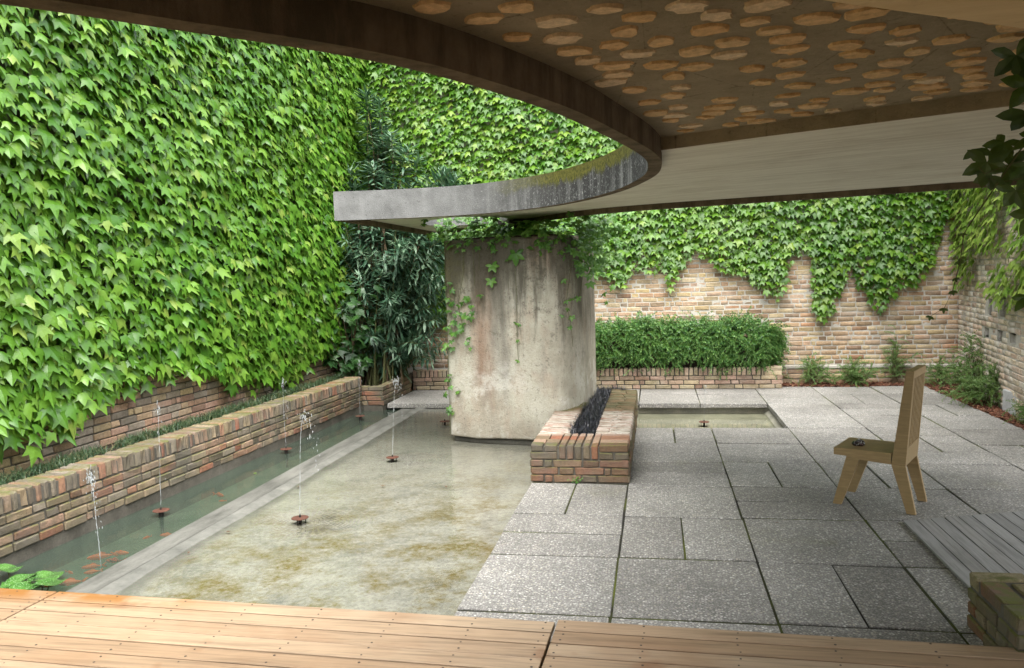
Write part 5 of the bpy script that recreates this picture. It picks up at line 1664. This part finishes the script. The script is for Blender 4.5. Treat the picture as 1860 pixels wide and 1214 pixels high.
jet('thin water jet from the nearest channel disc, rising over the planter wall', [(-3.82, 5.50, -.02), (-3.80, 5.50, .45), (-3.79, 5.50, .78)], .0042, 40, [(-3.79, 5.50, .78), (-3.775, 5.5, .6), (-3.77, 5.5, .2)], 3, .014)
jet('thin water jet from the midway channel disc', [(-3.84, 7.68, -.02), (-3.845, 7.68, .40), (-3.835, 7.68, .68)], .0042, 40, [(-3.835, 7.68, .68), (-3.82, 7.68, .5), (-3.81, 7.68, .1)], 4, .014)
jet('thin water jet at the far end of the channel before the oleander', [(-3.74, 9.55, -.01), (-3.735, 9.55, .40), (-3.72, 9.55, .68)], .0045, 46, [(-3.72, 9.55, .68), (-3.70, 9.55, .5), (-3.69, 9.55, .1)], 5, .016)
jet('splashing water jet at the near end of the channel', [(-3.66, 4.6, -.15), (-3.673, 4.6, .11), (-3.681, 4.6, .33), (-3.692, 4.6, .47)], .0062, 110, [(-3.692, 4.6, .47), (-3.67, 4.6, .30), (-3.655, 4.6, .05)], 6, .016)
jet('short thin water jet in the small sunk basin', [(.525, 9.505, -.06), (.535, 9.505, .18), (.545, 9.505, .34)], .0035, 24, [(.545, 9.505, .34), (.555, 9.505, .2), (.56, 9.505, 0)], 7, .01)

# splash rings where the water falls
# goldfish
def fishmesh():
    V = []; F = []
    prof_ = [(-.5, .012, .03), (-.42, .05, .075), (-.25, .085, .125), (-.02, .095, .14), (.2, .06, .095), (.36, .025, .045), (.42, .012, .04)]
    n = 8
    for x, wy, hz in prof_:
        for k in range(n):
            a = 2 * math.pi * k / n
            V.append((x, wy * math.cos(a) + .05 * x * x, hz * math.sin(a)))
    for i in range(len(prof_) - 1):
        for k in range(n): F.append((i * n + k, i * n + (k + 1) % n, (i + 1) * n + (k + 1) % n, (i + 1) * n + k))
    F.append(tuple(range(n - 1, -1, -1))); F.append(tuple(range((len(prof_) - 1) * n, len(prof_) * n)))
    def fin(pts):
        b0 = len(V); V.extend([(p[0], p[1] + .004, p[2]) for p in pts] + [(p[0], p[1] - .004, p[2]) for p in pts]); m_ = len(pts)
        F.append(tuple(b0 + i for i in range(m_))); F.append(tuple(b0 + m_ + i for i in reversed(range(m_))))
        for i in range(m_): F.append((b0 + (i + 1) % m_, b0 + i, b0 + m_ + i, b0 + m_ + (i + 1) % m_))
    fin([(.40, .01, 0), (.60, .06, .13), (.68, .10, .10), (.55, .05, 0), (.68, .10, -.10), (.60, .06, -.13)])
    fin([(-.12, .0, .13), (.02, .0, .20), (.18, .0, .15), (.2, .0, .09)])
    fin([(-.15, .08, -.04), (-.02, .17, -.09), (.03, .09, -.06)])
    fin([(-.15, -.08, -.04), (-.02, -.17, -.09), (.03, -.09, -.06)])
    return mesh('goldfish', V, F, True)
fme = fishmesh(); fme.materials.append(M['fish'])
fme2 = fishmesh(); fme2.materials.append(M['fish_dark'])
fl = [(-3.80, 6.30, .13, 2.7), (-3.70, 6.17, .06, .2), (-3.66, 5.32, .10, .4), (-3.72, 5.17, .07, 1.2), (-3.82, 4.80, .17, .6), (-3.77, 4.65, .13, .5), (-3.64, 4.70, .12, .2), (-3.72, 4.88, .11, 3.3), (-3.72, 4.38, .16, .35), (-3.79, 4.47, .07, 2.8), (-3.80, 4.30, .13, .5), (-3.70, 4.56, .10, .6)]
names = ['goldfish alone in mid channel, largest of the far pair', 'tiny goldfish beside the lone fish in mid channel', 'goldfish half under the kerb edge past the near disc', 'small faint goldfish left of the kerb edge', 'longest orange goldfish at the head of the near shoal', 'orange goldfish in the middle of the near shoal', 'black and red goldfish at the kerb in the near shoal', 'short orange goldfish above the black and red one', 'long orange goldfish nearest the lily pads', 'tiny goldfish just above the lily pads', 'goldfish partly under the lily pads', 'goldfish by the kerb below the black and red one']
for i, (x, y, L, a) in enumerate(fl):
    o = link('goldfish', fme2 if i == 6 else fme); o.location = (x, y, -.145 - .014 * (i % 3)); o.scale = (L, L, L); o.rotation_euler = (0, 0, a)
    tag(o, names[i], 'goldfish', 'goldfish in the channel')

# lily pads
def lily():
    root = empty('water_lily', (-3.75, 4.05, -.3)); tag(root, 'cluster of round green lily pads beside the deck', 'water plant')
    r = random.Random(8)
    for x, y, R_ in [(-4.00, 4.20, .085), (-3.83, 4.10, .10), (-3.70, 4.16, .10), (-3.56, 4.03, .095), (-3.70, 4.00, .09), (-3.88, 4.00, .10), (-4.02, 4.05, .08)]:
        a0 = r.uniform(0, 6.28); n = 22; V = [(0, 0, 0)]; F = []
        for rr in (.5, .85, 1.0):
            for k in range(n):
                a = a0 + .22 + (6.283 - .44) * k / (n - 1)
                V.append((R_ * rr * math.cos(a), R_ * rr * math.sin(a), .010 * rr * rr * math.sin(3 * a) + .006 * mnoise.noise(Vector((a * 2, rr * 3, x * 9))) + .012 * rr))
        for k in range(n - 1):
            F.append((0, 1 + k, 2 + k))
            for j in range(2): F.append((1 + j * n + k, 1 + (j + 1) * n + k, 2 + (j + 1) * n + k, 2 + j * n + k))
        z = -.082 + r.uniform(0, .05)
        o = link('lily_pad', mesh('lily_pad', V, F, True), 'lily', root)
        o.matrix_parent_inverse = root.matrix_basis.inverted(); o.location = (x, y, z); o.rotation_euler = (r.uniform(-.15, .15), r.uniform(-.15, .15), 0)
        s = MB(); s.tube([(x, y, z), (x * .6 + -3.78 * .4, y * .6 + 4.08 * .4, -.2), (-3.78, 4.08, -.42)], .004, 5)
        q = s.build('stalk', 'stem_green', root); q.matrix_parent_inverse = root.matrix_basis.inverted()
lily()

# fallen leaves and bits
FLN = ['dark fallen leaf on the pool near the kerb, beyond the near disc', 'dark fallen leaf on the pool between kerb and near disc', 'small leaf scrap on the pool close to the kerb and deck', 'long dark fallen leaf in the middle of the pool', 'small leaf scrap right of the long mid-pool leaf', 'small leaf scrap in front of the long mid-pool leaf', 'dark fallen leaf on the pool nearest the brick bench', 'tiny leaf scrap just beyond the leaf near the bench', 'tiny leaf scrap on the pool between the two pool discs', 'tiny leaf scrap on the pool nearest the paving edge', 'tiny leaf scrap on the pool right of the near disc']
LVm = mesh('fallen_leaf', *tmpl_leaflet()); LVm.materials.append(M['dead_leaf'])
for i, (x, y, s) in enumerate([(-3.044, 6.257, .04), (-2.987, 5.076, .045), (-3.05, 4.66, .03), (-2.335, 6.338, .05), (-2.175, 6.228, .022), (-2.006, 5.872, .026), (-1.776, 6.375, .04), (-1.9, 6.5, .02), (-2.6, 6.9, .025), (-1.6, 5.9, .02), (-2.2, 5.6, .022)]):
    o = link('fallen_leaf', LVm); o.location = (x, y, -.047); o.scale = (s, s, s); o.rotation_euler = (0, 0, i * 1.7)
    tag(o, FLN[i], 'leaf', 'fallen leaves on the pool')
o = link('fallen_leaf', LVm); o.location = (.775, 5.42, .006); o.scale = (.03, .03, .03); o.rotation_euler = (0, 0, 1.2)
tag(o, 'single brown leaf lying on the paving left of the chair', 'leaf')
o = link('floating_leaf', mesh('floating_leaf', *tmpl_leaflet()), 'ivy_pale'); o.location = (-3.72, 6.82, -.083); o.scale = (.055, .055, .055); o.rotation_euler = (0, 0, 1)
tag(o, 'pale leaf floating on the fish channel', 'leaf')
